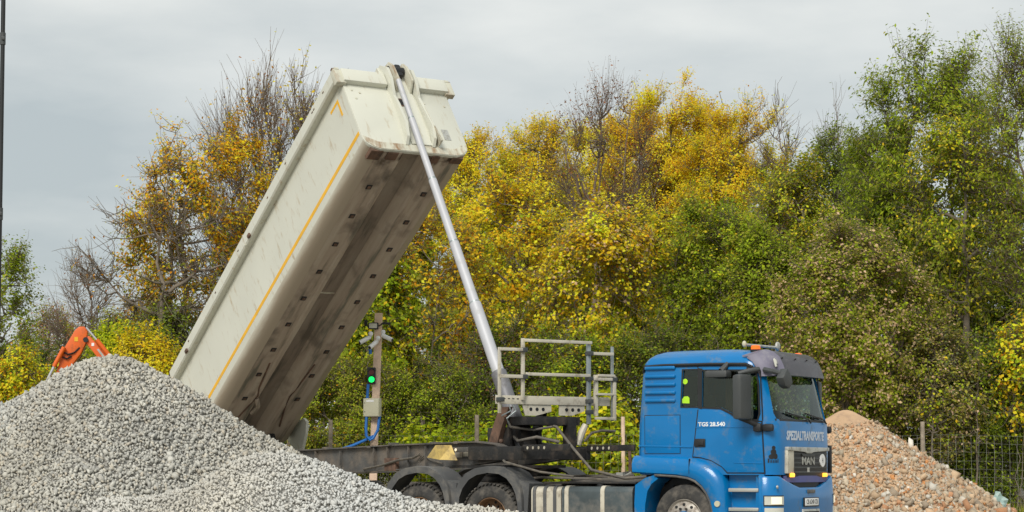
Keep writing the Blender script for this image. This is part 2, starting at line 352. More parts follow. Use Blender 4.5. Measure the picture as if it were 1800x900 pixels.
WS = [(-.96, 2.02), (.96, 2.02), (.99, 2.1), (.96, 2.70), (-.96, 2.70), (-.99, 2.1)]                # windscreen (y, z)
cuts = [cutter(B().loft(cab_rings([1.45, 1.95, 2.02, 2.72, 2.86], -.05))), cutter(B().xz(QW, -1.3, 1.3)), cutter(B().xz(DW, -1.3, 1.3)), cutter(B().yz(WS, 1.12, 1.7))]
boolean(shell, cuts)
# front corners are flat in side view, so the windscreen pane follows the same curve a little inside
rows = [[(fx(y, z, -.018), y, z) for y in np.linspace(-1.0, 1.0, 17)] for z in np.linspace(1.99, 2.73, 6)]
b = B(); V = [[b.bm.verts.new(p) for p in r] for r in rows]
for a, c in zip(V, V[1:]):
    for i in range(16): b._f((a[i], a[i+1], c[i+1], c[i]))
part(b, 'windscreen', 'glass', 60)
def frame(b, pts, y0, y1, wdt=.028):
    cx = sum(p[0] for p in pts)/len(pts); cz = sum(p[1] for p in pts)/len(pts); n = len(pts)
    def off(i):
        p, a, c = Vector(pts[i]), Vector(pts[i-1]), Vector(pts[(i+1) % n])
        d1 = (p-a).normalized(); d2 = (c-p).normalized(); nn = Vector((d1.y+d2.y, -d1.x-d2.x)).normalized()
        return p+nn*wdt
    q = [off(i) for i in range(n)]
    for i in range(n):
        j = (i+1) % n; b.xz([pts[i], pts[j], q[j], q[i]], y0, y1)
for s in (-1, 1):
    for nm, W in (('quarter_window', QW), ('door_window', DW)):
        p = part(B().xz(W, s*1.095, s*1.100), nm, 'glass', None)
        b = B(); frame(b, W, s*1.118, s*1.127); part(b, 'window_seal', 'black', None, p)
    part(B().xz([(.203, 2.19), (.268, 2.175), (.278, 2.79), (.205, 2.80)], s*1.119, s*1.1285), 'window_pillar', 'black', None)
    # door skin with a dark shut line behind it
    D = [(.215, 2.165), (.585, 2.155), (.70, 2.095), (.90, 1.99), (1.0, 1.965), (1.245, 1.965), (1.285, 1.215), (.69, 1.215), (.60, 1.31), (.42, 1.405), (.25, 1.445), (.12, 1.455)]
    def grow(P, d):
        c = Vector((sum(p[0] for p in P)/len(P), sum(p[1] for p in P)/len(P))); return [tuple(Vector(p)+(Vector(p)-c).normalized()*d) for p in P]
    door = part(B().xz(D, s*1.11, s*1.131, .004), 'door', 'blue', 30)
    part(B().xz([(.195, 2.17), (.10, 1.44), (.25, 1.427), (.42, 1.387), (.59, 1.293), (.68, 1.198), (1.30, 1.198), (1.262, 1.985), (1.235, 1.985)], s*1.10, s*1.1225), 'door_seal', 'black', None, door)
    part(B().xz([(1.258, 1.99), (1.272, 1.99), (1.235, 2.75), (1.222, 2.75)], s*1.10, s*1.119), 'door_seal', 'black', None, door)
    part(B().xz([(.195, 2.80), (.208, 2.80), (.206, 2.84), (.194, 2.84)], s*1.10, s*1.119), 'door_seal', 'black', None, door)
    part(B().b2((.15, s*1.128, 1.60), (.33, s*1.150, 1.725), .012).b2((.215, s*1.148, 1.625), (.31, s*1.165, 1.70), .006), 'door_handle', 'black', 35, door)
    part(B().xz([(.17, 1.905), (1.25, 1.90), (1.25, 1.885), (.17, 1.89)], s*1.125, s*1.138, .003), 'door_crease', 'blue', 30, door)
    part(B().xz([(.80, 1.37), (1.27, 1.36), (1.27, 1.345), (.80, 1.355)], s*1.125, s*1.138, .003), 'door_crease', 'blue', 30, door)
    # rear side panel: pressed ribs, locker lid, crease
    for z in (2.815, 2.685, 2.56, 2.435, 2.315):
        part(B().b2((-.70-.0*z, s*1.095, z-.030), (-.175, s*1.152, z+.030), .026), 'pressed_rib', 'blue', 60)
    part(B().b2((-.71, s*1.10, 1.495), (-.095, s*1.1225, 2.095)), 'locker_seal', 'black', None)
    part(B().b2((-.70, s*1.115, 1.505), (-.105, s*1.127, 2.085), .003), 'locker_lid', 'blue', 30)
    part(B().xz([(-.81, 1.635), (.10, 1.615), (.10, 1.590), (-.81, 1.610)], s*1.118, s*1.134, .005), 'side_crease', 'blue', 30)
    # roof gutter
    part(B().tube([(-.735, s*1.09, 2.76), (-.71, s*1.115, 2.835), (-.4, s*1.115, 2.85), (.4, s*1.115, 2.85), (1.0, s*1.115, 2.835), (1.1, s*1.10, 2.79)], .028, 6), 'roof_gutter', 'black', 60)
    # dark band from the gutter round the pillar to the visor
    P = [p for p in plan(2.76, 1.02, .012) if (p[1]*s > .80)]
    P = P if s < 0 else P[::-1]
    b = B().loft([[(x, y, 2.70), (x, y, 2.80), (x-.03, y-.03*s, 2.80), (x-.03, y-.03*s, 2.70)] for x, y in P]); part(b, 'pillar_band', 'black', 40)
# cab steps
for s in (-1, 1):
    part(B().b2((.66, s*.94, .35), (1.27, s*1.0, 1.2)), 'step_recess', 'blue')
    part(B().b2((1.20, s*.98, .38), (1.285, s*1.13, 1.19), .01), 'step_post', 'blue')
    for z in (.955, .665, .40):
        part(B().b2((.71, s*.98, z-.03), (1.20, s*1.15, z+.025), .012), 'step', 'silver')
# front wheel arch
OUT = [(-.87, 1.475), (-.5, 1.47), (0, 1.455), (.2, 1.43), (.35, 1.385), (.50, 1.30), (.61, 1.19), (.67, 1.05), (.695, .85), (.705, .65), (.705, .42)]
INN = [(-.87, 1.205), (-.5, 1.185), (-.13, 1.165), (.06, 1.14), (.18, 1.095), (.29, 1.01), (.37, .91), (.425, .80), (.455, .70), (.475, .60), (.48, .42)]
for s in (-1, 1):
    rings = []
    for (ox, oz), (ix, iz) in zip(OUT, INN):
        def P(t, y): return (ix+(ox-ix)*t, s*y, iz+(oz-iz)*t)
        rings.append([P(0, .72), P(0, 1.20), P(.08, 1.235), P(.5, 1.245), P(.8, 1.215), P(.95, 1.165), P(1, 1.10), P(1, .72)])
    fe = part(B().loft(rings), 'wheel_arch', 'blue', 50)
    part(B().tube([(x+.012, s*1.225, z-.012) for x, z in INN[1:]], .018, 6), 'arch_lip', 'greyplas', 60, fe)
    part(B().cyl((.575, s*1.235, .745), (.575, s*1.262, .745), .045, 16), 'marker_lamp', 'beige', 40, fe)
    part(B().b2((.10, s*1.2, 1.2), (.107, s*1.2475, 1.42)), 'arch_seam', 'black', None, fe)
    part(B().loft([[(a, s*.75, c), (a, s*1.21, c), (d, s*1.21, e), (d, s*.75, e)] for a, c, d, e in [(-.50, 1.175, -.44, 1.12), (-.66, 1.13, -.55, 1.04), (-.83, 1.02, -.62, .93), (-.845, .75, -.66, .72), (-.84, .40, -.68, .40)]]), 'mudguard', 'blue', 40, fe)
    part(B().loft([[(a, s*.73, c), (a, s*.80, c), (a*.9, s*.80, c-.1), (a*.9, s*.73, c-.1)] for a, c in [(-.6, .5), (-.6, .9), (-.4, 1.12), (0, 1.15), (.3, 1.0), (.44, .8), (.46, .5)]], caps=True), 'inner_arch', 'black', 60, fe)
# bumper
BMP = [(.3, 0, 1.52, 1.20, .26), (.6, 0, 1.555, 1.225, .26), (.95, 0, 1.56, 1.225, .26), (1.2, 0, 1.53, 1.20, .25)]
bz = lambda y: .985 if abs(y) < .42 else (.985+(abs(y)-.42)/.3*.075 if abs(y) < .72 else 1.06+min(.1, (abs(y)-.72)*.3))
def bplan(z, off=0., x0=1.29): return plan(z, x0, off, 9, BMP)
n = len(bplan(.6)); cols = []
for i in range(n):
    yy = bplan(.9)[i][1]; zt = bz(yy); zs = [.30, .45, .6, .8, zt-.03, zt]
    o_ = [(*bplan(z, -.015 if z == zt else 0)[i], z) for z in zs]; inn = [(*bplan(zt, -.07)[i], zt), (*bplan(.3, -.07)[i], .3)]
    cols.append(o_+inn)
bump = part(B().loft(cols), 'bumper', 'blue', 40)
def patch(name, m, z0, z1, cond, off=.006, th=.03, tab=BMP, parent=None, rows=3, x0=1.29, label=None):
    zz = np.linspace(z0, z1, rows); base = plan((z0+z1)/2, x0, off, 18, tab)
    # resample densely
    dens = []
    for a, c in zip(base, base[1:]):
        for k in range(6): dens.append((a[0]+(c[0]-a[0])*k/6, a[1]+(c[1]-a[1])*k/6))
    idx = [p for p in dens if cond(*p)]
    b = B(); b.loft([[(x, y, z0) for z0 in ()]+[(x, y, z) for z in zz]+[(x-th, y*(1-th), zz[-1]), (x-th, y*(1-th), zz[0])] for x, y in idx])
    return part(b, name, m, 40, parent, label)
for s in (-1, 1):
    c1 = (lambda x, y: y*s > .965 and x > 1.33)
    patch('lamp_housing', 'black', .715, .875, lambda x, y: y*s > .945 and x > 1.315, .004, parent=bump)
    h = patch('headlight', 'lensclear', .735, .86, c1, .010, parent=bump)
    patch('headlight_beam', 'headlamp', .745, .85, lambda x, y: y*s > 1.04 and y*s < 1.185 and x > 1.36, .016, parent=h)
    patch('fog_lamp', 'lensclear', .56, .69, c1, .008, parent=bump)
    for yy, zz in ((.80, 1.0), (.66, 1.0), (.80, .62), (.66, .62)):
        part(B().sphere((1.54-(.05 if yy > .7 else .04)+.02, s*yy, zz), .02, (.5, 1, 1.4)), 'bumper_bolt', 'beige', 60, bump)
    part(B().sphere((1.50, s*1.13, 1.0), .028, (.6, 1, 1)), 'bumper_bolt', 'silver', 60, bump)
part(B().b2((1.45, -.55, 1.0), (1.47, .55, 1.19)), 'bumper_gap', 'black')
part(B().yz([(-.42, .99), (.42, .99), (.55, 1.1), (-.55, 1.1)], 1.40, 1.48), 'towing_recess', 'black')
part(B().b2((1.53, -.33, .40), (1.572, .33, .66), .015), 'intake_frame', 'silver', 35, bump)
part(B().b2((1.54, -.28, .43), (1.576, .28, .625)), 'intake_mesh', 'black', None, bump)
part(B().b2((1.54, -.14, .90), (1.58, .14, .955), .01), 'tow_pin_cover', 'greyplas', 35, bump)
pl = part(B().b2((1.555, -.29, .695), (1.575, .29, .835), .005), 'plate_holder', 'black', 35, bump)
part(B().b2((1.574, -.26, .712), (1.580, .26, .822), .002), 'number_plate', 'white', 35, pl)
text('plate_lettering', 'CB 6240 CB', .10, front_m(1.5815, 0, .767), 'black', pl, .86, .001, 0, .0)
# front grille
gr = part(B().b2((1.44, -.77, 1.14), (1.515, .77, 1.60), .02), 'grille_panel', 'black', 35)
part(B().yz([(-.80, 1.60), (.80, 1.60), (.80, 1.545), (.16, 1.535), (.10, 1.505), (-.10, 1.505), (-.16, 1.535), (-.80, 1.545)], 1.45, 1.545, .008), 'grille_bar', 'silver', 35, gr)
part(B().b2((1.47, -.80, 1.20), (1.530, -.56, 1.55), .012), 'grille_side_plate', 'alu', 35, gr)
for z in (1.22, 1.29, 1.36, 1.43, 1.50):
    part(B().b2((1.505, -.59, z-.014), (1.521, .76, z+.014), .005), 'grille_slat', 'darkplas', 35, gr)
part(B().yz([(-.28, 1.50), (.28, 1.50), (.22, 1.455), (-.22, 1.455)], 1.50, 1.535, .006), 'grille_handle', 'darkplas', 35, gr)
text('grille_lettering', 'MAN', .17, front_m(1.524, .0, 1.385), 'silver', gr, 1.35, .004, 0, .002)
part(B().b2((1.52, -.04, 1.22), (1.528, .04, 1.29)), 'grille_badge', 'silver', None, gr)
part(B().cyl((1.515, .56, 1.40), (1.532, .56, 1.40), .10, 24), 'round_sticker', 'white', 35, gr)
part(B().b2((1.532, .553, 1.36), (1.534, .567, 1.44)).b2((1.532, .53, 1.395), (1.534, .575, 1.405)), 'sticker_mark', 'black', None, gr)
patch('grille_lip', 'blueold', 1.065, 1.165, lambda x, y: abs(y) < .86, .02, .08, CAB, None, 4)
for s in (-1, 1):
    part(B().b2((1.50, s*.58, 1.145), (1.553, s*.70, 1.205), .015), 'running_lamp', 'amber', 35, gr)
    if s < 0: continue
    v = part(B().b2((1.28, s*1.10, 1.20), (1.44, s*1.175, 1.64), .02), 'corner_vane', 'black', 35)
    for k in range(0): part(B().b2((1.395, s*1.14, 1.25+k*.1), (1.415, s*1.195, 1.30+k*.1)), 'vane_fin', 'darkplas', None, v)
# lettering across the nose follows the curve of the panel
def conform(o, off=.004, z_keep=True):
    me = o.data
    for v in me.vertices: v.co.x = fx(v.co.y, v.co.z)+off+(v.co.x-FX0)
FX0 = 2.0
tx = text('nose_lettering', 'SPEZIALTRANSPORTE', .185, front_m(FX0, -.03, 1.765), 'text', truck, .80, .001, .25, .008); conform(tx)
text('door_lettering', 'TGS 28.540', .085, side_m(.435, -1.1345, 1.905+.035), 'letterwhite', door, 1.1, .002, 0, .003)
# small dark decal on the near front corner: a seated figure shape above a word too small to read
b = B()
def corner(y, z, off=.004): return (fx(y, z)+off*.6, y-off, z)
for cy, cz, ry, rz in ((-1.03, 1.585, .022, .028), (-1.03, 1.52, .034, .045), (-1.05, 1.45, .03, .04), (-1.005, 1.455, .03, .045)):
    b.bm.faces.new([b.bm.verts.new(corner(cy+ry*math.cos(a), cz+rz*math.sin(a))) for a in [2*math.pi*k/10 for k in range(10)]])
for k in range(6):
    y0 = -1.085+k*.022; b.bm.faces.new([b.bm.verts.new(corner(yy, zz)) for yy, zz in ((y0, 1.36), (y0+.013, 1.36), (y0+.013, 1.40+(k in (0, 5))*.02), (y0, 1.40+(k in (0, 5))*.02))])
part(b, 'corner_decal', 'black', None)
# windscreen furniture
for y0, y1 in ((-.55, .12), (.15, .80)):
    wp = part(B().tube([(fx(y, z, .03), y, z) for y, z in [(y1, 1.97), (y1-.05, 2.03), (y1-.35, 2.06), (y0, 2.10)]], [.014, .012, .01, .008], 6), 'wiper', 'black', 60)
    part(B().tube([(fx(y, z, .012), y, z) for y, z in [(y1-.1, 2.055), (y1-.4, 2.075), (y0-.12, 2.12)]], .013, 6), 'wiper_blade', 'black', 60, wp)
part(B().loft([[(fx(y, z, o2), y, z) for z, o2 in ((1.985, .002), (2.02, .004), (2.02, -.02), (1.985, -.02))] for y in np.linspace(-.99, .99, 21)]), 'windscreen_seal', 'black', 40)
# visor and its end caps
VS = [(1.10, 3.045), (1.20, 3.06), (1.31, 3.03), (1.41, 2.95), (1.47, 2.83), (1.52, 2.68), (1.495, 2.68), (1.44, 2.83), (1.38, 2.93), (1.29, 3.0), (1.19, 3.03), (1.10, 3.02)]
def vring(y): a = abs(y); dx = -.07*(a/1.0)**2-(.10*max(0, a-.8)/.25 if a > .8 else 0); return [(x+dx*(1 if x > 1.2 else .3), y, z-(.04*max(0, a-.85)/.2)) for x, z in VS]
part(B().loft([vring(y) for y in np.linspace(-.74, 1.03, 30)]), 'sun_visor', 'visor', 40)
capr = [vring(y) for y in (-.741, -.85, -.95, -1.03)]
capr = [[(x+.012, y, z+.010) for x, y, z in r] for r in capr]
capr.append([(x-.12, -1.09, 2.72+(z-2.72)*.88) for x, y, z in vring(-1.03)])
vc = part(B().loft(capr), 'visor_end_cap', 'visorcap', 40)
part(B().box((1.415, -.93, 2.87), (.02, .15, .07), Matrix.Rotation(R(18), 3, 'Z') @ Matrix.Rotation(R(-14), 3, 'Y'), .01).box((1.40, -.93, 2.855), (.03, .19, .13), Matrix.Rotation(R(18), 3, 'Z') @ Matrix.Rotation(R(-14), 3, 'Y'), .01), 'visor_lamp', 'lensclear', 35, vc)
for y in (-.66, -.22, .22, .66): part(B().sphere((1.425-.07*y*y, y, 2.945), .014), 'visor_bolt', 'black', 60)
# mirrors
mr_ = Matrix.Rotation(R(-22), 3, 'Z')
for s in (-1, 1):
    rot = Matrix.Rotation(R(-22*-s), 3, 'Z')
    m_ = part(B().box((1.07, s*1.42, 2.335), (.17, .27, .67), Matrix.Rotation(R(14*s), 3, 'Z'), .05), 'door_mirror', 'darkplas', 40)
    part(B().box((1.10, s*1.34, 2.335), (.012, .006, .6), Matrix.Rotation(R(14*s), 3, 'Z')), 'mirror_seam', 'black', None, m_)
    part(B().tube([(1.20, s*1.17, 1.92), (1.12, s*1.28, 1.97), (1.0, s*1.36, 2.02)], [.045, .035, .03], 8), 'mirror_arm', 'black', 60, m_)
    part(B().tube([(1.22, s*1.13, 2.76), (1.12, s*1.27, 2.73), (.98, s*1.35, 2.69)], [.035, .04, .03], 8), 'mirror_arm', 'darkplas', 60, m_)
    part(B().b2((1.14, s*1.11, 1.815), (1.28, s*1.22, 1.955), .05).b2((1.27, s*1.09, 1.825), (1.45, s*1.17, 1.94), .04), 'mirror_base', 'black', 40, m_)
part(B().b2((.42, -1.34, 2.64), (.78, -1.14, 2.745), .03).tube([(.63, -1.2, 2.74), (.68, -1.12, 2.83), (.70, -1.10, 2.86)], [.05, .04, .035], 8), 'kerb_mirror', 'darkplas', 40)
part(B().yz([(-1.17, 2.62), (-1.08, 2.50), (-.93, 2.46), (-.80, 2.55), (-.86, 2.68), (-1.0, 2.77)], 1.50, 1.63, .03).tube([(1.28, -1.08, 2.75), (1.44, -1.12, 2.72), (1.55, -1.03, 2.68)], .04, 8), 'front_mirror', 'darkplas', 40)
# roof fittings
for x, y in ((1.02, -.80), (1.02, .80)):
    be = part(B().cyl((x, y, 3.0), (x, y, 3.075 if y < 0 else 3.03), .08, 20), 'beacon_base', 'black', 40)
    q_ = 3.075 if y < 0 else 3.03; part(B().cyl((x, y, q_), (x, y, q_+.05), .074, 20, .068).sphere((x, y, q_+.05), .068, (1, 1, .25)), 'beacon', 'orangelens', 50, be)
hb = part(B().tube([(.86, -.82, 3.15), (.90, .25, 3.16)], .022, 8), 'roof_bar', 'silver', 60)
part(B().sphere((.86, -.86, 3.16), .05, (.7, .7, 1)), 'bar_end', 'beige', 60, hb)
part(B().sphere((.90, .30, 3.18), .075, (.5, 1, 1)).cyl((.88, .30, 3.08), (.88, .30, 3.15), .02, 8), 'air_horn', 'silver', 60, hb)
part(B().tube([(.88, .06, 3.06), (.88, .06, 3.22)], .012, 6).sphere((.88, .06, 3.22), .02), 'aerial', 'black', 60, hb)
# inside the cab
part(B().b2((.95, -1.0, 1.5), (1.38, 1.0, 1.98), .05), 'dashboard', 'seat', 40)
for y in (-.6, .6):
    st = part(B().b2((.15, y-.26, 1.5), (.65, y+.26, 1.72), .05), 'cab_seat', 'seat', 40)
    part(B().box((.13, y, 2.05), (.14, .50, .72), Matrix.Rotation(R(-10), 3, 'Y'), .05).box((.05, y, 2.50), (.10, .28, .2), None, .04), 'seat_back', 'seat', 40, st)
b = B(); b.tube([(.87+.08*math.cos(a)*1, .6+.22*math.sin(a), 2.02+.20*math.cos(a)*.5) for a in [2*math.pi*k/20 for k in range(21)]], .015, 6); part(b, 'steering_wheel', 'black', 60)
b = B(); b.loft([[(x, y0, 2.0), (x, y0, 2.8), (x, y0+.01, 2.8), (x, y0+.01, 2.0)] for x, y0 in [(.62+.03*k, -1.03+.02*(k % 2)) for k in range(7)]]); part(b, 'side_curtain', 'curtain', 40)
part(B().b2((-.68, -.98, 1.5), (-.62, .98, 2.75)), 'rear_lining', 'seat')
part(B().cyl((-.02, -1.101, 2.60), (-.02, -1.104, 2.60), .042, 20), 'round_window_sticker', 'sticker', None)
part(B().xz([(-.07, 2.27), (.05, 2.265), (.05, 2.35), (.02, 2.375), (-.04, 2.37), (-.07, 2.33)], -1.101, -1.104), 'window_sticker', 'sticker', None)
# frame, catwalk, tanks
fr = part(B().b2((-5.6, -.46, .78), (1.15, -.38, 1.05)).b2((-5.6, .38, .78), (1.15, .46, 1.05)), 'frame_rails', 'chassis')
for x in (-5.5, -4.1, -2.6, -1.2): part(B().b2((x-.05, -.38, .82), (x+.05, .38, 1.0)), 'cross_member', 'chassis', None, fr)
part(B().b2((-.9, -1.05, 1.035), (-2.55, -.40, 1.065), .01), 'side_rail_cover', 'darksteel')
part(B().b2((-2.45, -.40, 1.055), (-1.0, .40, 1.085), .008), 'catwalk', 'chassis')
part(B().b2((-.80, -.9, 1.05), (-.72, .9, 1.25), .01), 'cab_support', 'darksteel')
def rr(y0, y1, z0, z1, r=.09, n=4):
    P = []
    for cy, cz, a0 in ((y1-r, z1-r, 0), (y0+r, z1-r, 90), (y0+r, z0+r, 180), (y1-r, z0+r, 270)):
        for k in range(n+1): a = R(a0+90*k/n); P.append((cy+r*math.cos(a), cz+r*math.sin(a)))
    return P
tk = part(B().yz(rr(-1.21, -.55, .40, .995), -2.13, -.88), 'fuel_tank', 'tankgrey', 40)
for x in (-2.04, -1.40): part(B().yz(rr(-1.222, -.54, .39, 1.008), x-.035, x+.035), 'tank_strap', 'alu', 40, tk)
for x in (-2.07, -1.37): pass
part(B().cyl((-1.55, -.98, .98), (-1.55, -.98, 1.04), .07, 16), 'filler_cap', 'black', 40, tk)
t2 = part(B().yz(rr(-1.20, -.55, .40, .99), -2.69, -2.15), 'cream_tank', 'alu', 40)
for x in (-2.63, -2.44, -2.26): part(B().yz(rr(-1.212, -.54, .39, 1.003), x-.028, x+.028), 'tank_strap', 'greyplas', 40, t2)
part(B().b2((-2.69, .55, .40), (-.88, 1.20, .99), .08), 'far_side_tank', 'tankgrey', 40)
# fifth wheel
fw = part(B().cyl((-3.86, 0, 1.16), (-3.86, 0, 1.22), .50, 24), 'fifth_wheel_plate', 'darksteel', 40)
part(B().b2((-4.15, -.46, 1.05), (-3.55, .46, 1.16), .02), 'fifth_wheel_stand', 'darksteel', 40, fw)
part(B().box((-4.35, -.2, 1.12), (.4, .22, .05), Matrix.Rotation(R(12), 3, 'Y')).box((-4.35, .2, 1.12), (.4, .22, .05), Matrix.Rotation(R(12), 3, 'Y')), 'fifth_wheel_ramp', 'darksteel', 40, fw)
# wheels
def tyre(parent, lugs, dual, rimm):
    wd = .29
    prof = [(.30, 0), (.33, -.012), (.38, .0), (.45, .012), (.495, .03), (.514, .055), (.517, wd-.055), (.495, wd-.03), (.40, wd), (.30, wd)]
    ty = B().lathe([(r, -wd/2+y) for r, y in [(a, c) for a, c in prof]], 40)
    if dual: ty.lathe([(r, -wd/2+y+.33) for r, y in prof], 40)
    t_ = ty.obj('tyre', 'tyre', parent, 50)
    b = B()
    for k in range(44):
        a = 2*math.pi*k/44; q = Matrix.Rotation(-a, 3, 'Y')
        for y in ((-.115, .115) if lugs else ()):
            b.box(q @ Vector((.516, y, 0)), (.02, .07, .045), q)
        b.box(q @ Vector((.516, 0, .03)), (.012, .10, .05), q)
    b.obj('tread', 'tyre', t_, None)['kind'] = 'stuff'
    # rim: outboard is -y
    if dual: pr = [(.30, -.13), (.285, -.14), (.275, -.12), (.265, -.05), (.26, .03), (.16, .045), (.13, .03), (.13, -.03), (.0, -.04)]
    else: pr = [(.305, -.13), (.29, -.15), (.275, -.13), (.262, -.115), (.23, -.135), (.17, -.16), (.15, -.16), (.13, -.155), (.0, -.16)]
    rm = B().lathe(pr, 40).obj('rim', rimm, parent, 40)
    b = B()
    y0 = -.15 if not dual else .035
    for k in range(10):
        a = 2*math.pi*(k+.5)/10; b.cyl((.215*math.cos(a), y0+.014, .215*math.sin(a)), (.215*math.cos(a), y0-.006, .215*math.sin(a)), .022, 10)
    b.obj('rim_holes', 'black', rm, None)
    for k in range(10):
        a = 2*math.pi*k/10; B().cyl((.155*math.cos(a), -.155 if not dual else .04, .155*math.sin(a)), (.155*math.cos(a), -.19 if not dual else -.0, .155*math.sin(a)), .018, 6).obj('wheel_nut', 'darksteel', rm, 30)
    B().cyl((0, -.14 if not dual else .04, 0), (0, -.21 if not dual else -.12, 0), .125, 20, .105).obj('hub', 'blue' if not dual else 'chassis', rm, 40)
def wheel_part(name, loc, s, lugs, dual, rimm, parent=truck):
    e = empty(name, loc, 0, parent=parent)
    tyre(e, lugs, dual, rimm)
    if s > 0: e.rotation_euler = (0, 0, math.pi)
    return e
fw_ = wheel_part('front_wheel', (0, -1.06, .515), -1, False, False, 'rim')
def dup_under(o, loc, rz, parent):
    c = copy_tree(o, parent); c.location = loc; c.rotation_euler = (0, 0, rz); return c
dup_under(fw_, (0, 1.06, .515), math.pi, truck)
dw = wheel_part('drive_wheel', (-3.457, -1.06, .515), -1, True, True, 'rustrim')
for x, s in ((-4.827, -1), (-3.457, 1), (-4.827, 1)): dup_under(dw, (x, s*1.06, .515), 0 if s < 0 else math.pi, truck)
for x in (0, -3.457, -4.827): part(B().cyl((x, -.9, .515), (x, .9, .515), .07, 10), 'axle', 'chassis', 40)
# rear mudguards
for x in (-3.457, -4.827):
    for s in (-1, 1):
        OP = [(-.67, .62-.515), (-.66, .36), (-.60, .52), (-.46, .68), (-.28, .765), (-.05, .80), (.2, .78), (.38, .70), (.50, .58), (.565, .47), (.60, .30), (.61, -.1)]
        IP = [(-.60, .62-.515), (-.58, .30), (-.52, .44), (-.40, .58), (-.25, .655), (-.05, .69), (.17, .67), (.31, .60), (.41, .49), (.475, .36), (.51, .22), (.53, -.1)]
        if True:
            rg = []
            for (ox, oz), (ix, iz) in zip(OP, IP):
                mx_, mz_ = (ox*.75+ix*.25), (oz*.75+iz*.25)
                rg.append([(x+ix, s*1.21, .515+iz), (x+ox*.98+ix*.02, s*1.225, .515+oz*.98+iz*.02), (x+ox, s*1.19, .515+oz), (x+ox, s*.62, .515+oz), (x+mx_, s*.62, .515+mz_), (x+mx_, s*1.17, .515+mz_)])
            md = part(B().loft(rg), 'rear_mudguard', 'greyplas', 38)
            part(B().loft([[(x+.48, s*1.15, .515+.58), (x+.48, s*.66, .515+.58), (x+.48, s*.66, .5), (x+.48, s*1.15, .5)], [(x+.70, s*1.15, .515+.52), (x+.70, s*.66, .515+.52), (x+.66, s*.66, .5), (x+.66, s*1.15, .5)]]), 'mudguard_end_box', 'greyplas', 38, md)
            for dx, dz in ((-.28, .30), ): pass
# hoses and cables between cab and trailer
part(B().tube([(-2.5, .1, 1.10), (-2.1, -.05, 1.14), (-1.7, -.25, 1.12), (-1.45, -.1, 1.17), (-1.6, .1, 1.22), (-2.0, .15, 1.16), (-2.9, .2, 1.15)], .02, 6), 'air_hose', 'hose', 60)
part(B().tube([(-3.3, -.35, 1.10), (-2.9, -.5, 1.13), (-2.4, -.45, 1.12), (-1.9, -.3, 1.10), (-1.0, -.3, 1.10)], .022, 6), 'air_hose', 'hose', 60)
part(B().tube([(-1.7, -.1, 1.09), (-1.5, -.05, 1.2)], .03, 6).b2((-1.72, -.16, 1.16), (-1.60, -.02, 1.21)), 'hose_coupling', 'silver', 50)
part(B().tube([(-1.72, .32, 1.06), (-1.72, .32, 1.45), (-1.74, .33, 1.6)], .028, 6), 'coupling_post', 'rust', 50)
# ------------------------------------------------------------------ the tipping semi-trailer: frame (x forward, origin under the kingpin)
trailer = empty('tipper_trailer', (-.076, 33.837, 0), -R(57.39), 'cream tipping trailer with its body raised high on a telescopic ram behind the blue cab', 'trailer')
def tp(bld, name, m, smooth=35, parent=None): return bld.obj(name, m, parent or trailer, smooth)
for s in (-1, 1):
    P = [(-10.4, 1.31), (-10.4, 1.60), (-6, 1.615), (-2.8, 1.675), (-.1, 1.70), (.5, 1.66), (.95, 1.55), (.95, 1.45), (.2, 1.38), (-1.0, 1.305), (-6, 1.20)]
    ra = tp(B().xz(P, s*.50, s*.515), 'chassis_beam', 'chassis', 30)
    tp(B().loft([[(x, s*.43, z), (x, s*.59, z), (x, s*.59, z+.022), (x, s*.43, z+.022)] for x, z in [(-10.4, 1.603), (-6, 1.618), (-2.8, 1.678), (-.1, 1.703), (.5, 1.664), (.95, 1.553)]]), 'top_flange', 'chassis', 30, ra)
    tp(B().loft([[(x, s*.43, z), (x, s*.59, z), (x, s*.59, z-.02), (x, s*.43, z-.02)] for x, z in [(-10.4, 1.305), (-6, 1.195), (-1.0, 1.30), (.2, 1.375), (.95, 1.445)]]), 'bottom_flange', 'chassis', 30, ra)
    for x in (-5.9, -4.9, -3.6, -3.1, -2.35, -1.75): tp(B().b2((x-.01, s*.515, 1.32), (x+.01, s*.575, 1.60+(.06 if x > -4 else 0)), 0), 'web_stiffener', 'chassis', 30, ra)
    for x in (-5.5, -4.6, -3.75, -2.95, -1.5, -.7): tp(B().b2((x-.06, s*.44, 1.64+(.045 if x > -3.3 else 0)), (x+.06, s*.6, 1.675+(.055 if x > -3.3 else 0)), .008), 'cushion_pad', 'chassis', 30, ra)
for x in (-10.2, -8, -5.5, -3, -.5): tp(B().b2((x-.06, -.5, 1.36), (x+.06, .5, 1.52)), 'cross_bearer', 'chassis')
tp(B().cyl((0, 0, 1.22), (0, 0, 1.29), .55, 24).b2((-.8, -.6, 1.285), (.85, .6, 1.33)), 'coupling_plate', 'darksteel', 40)
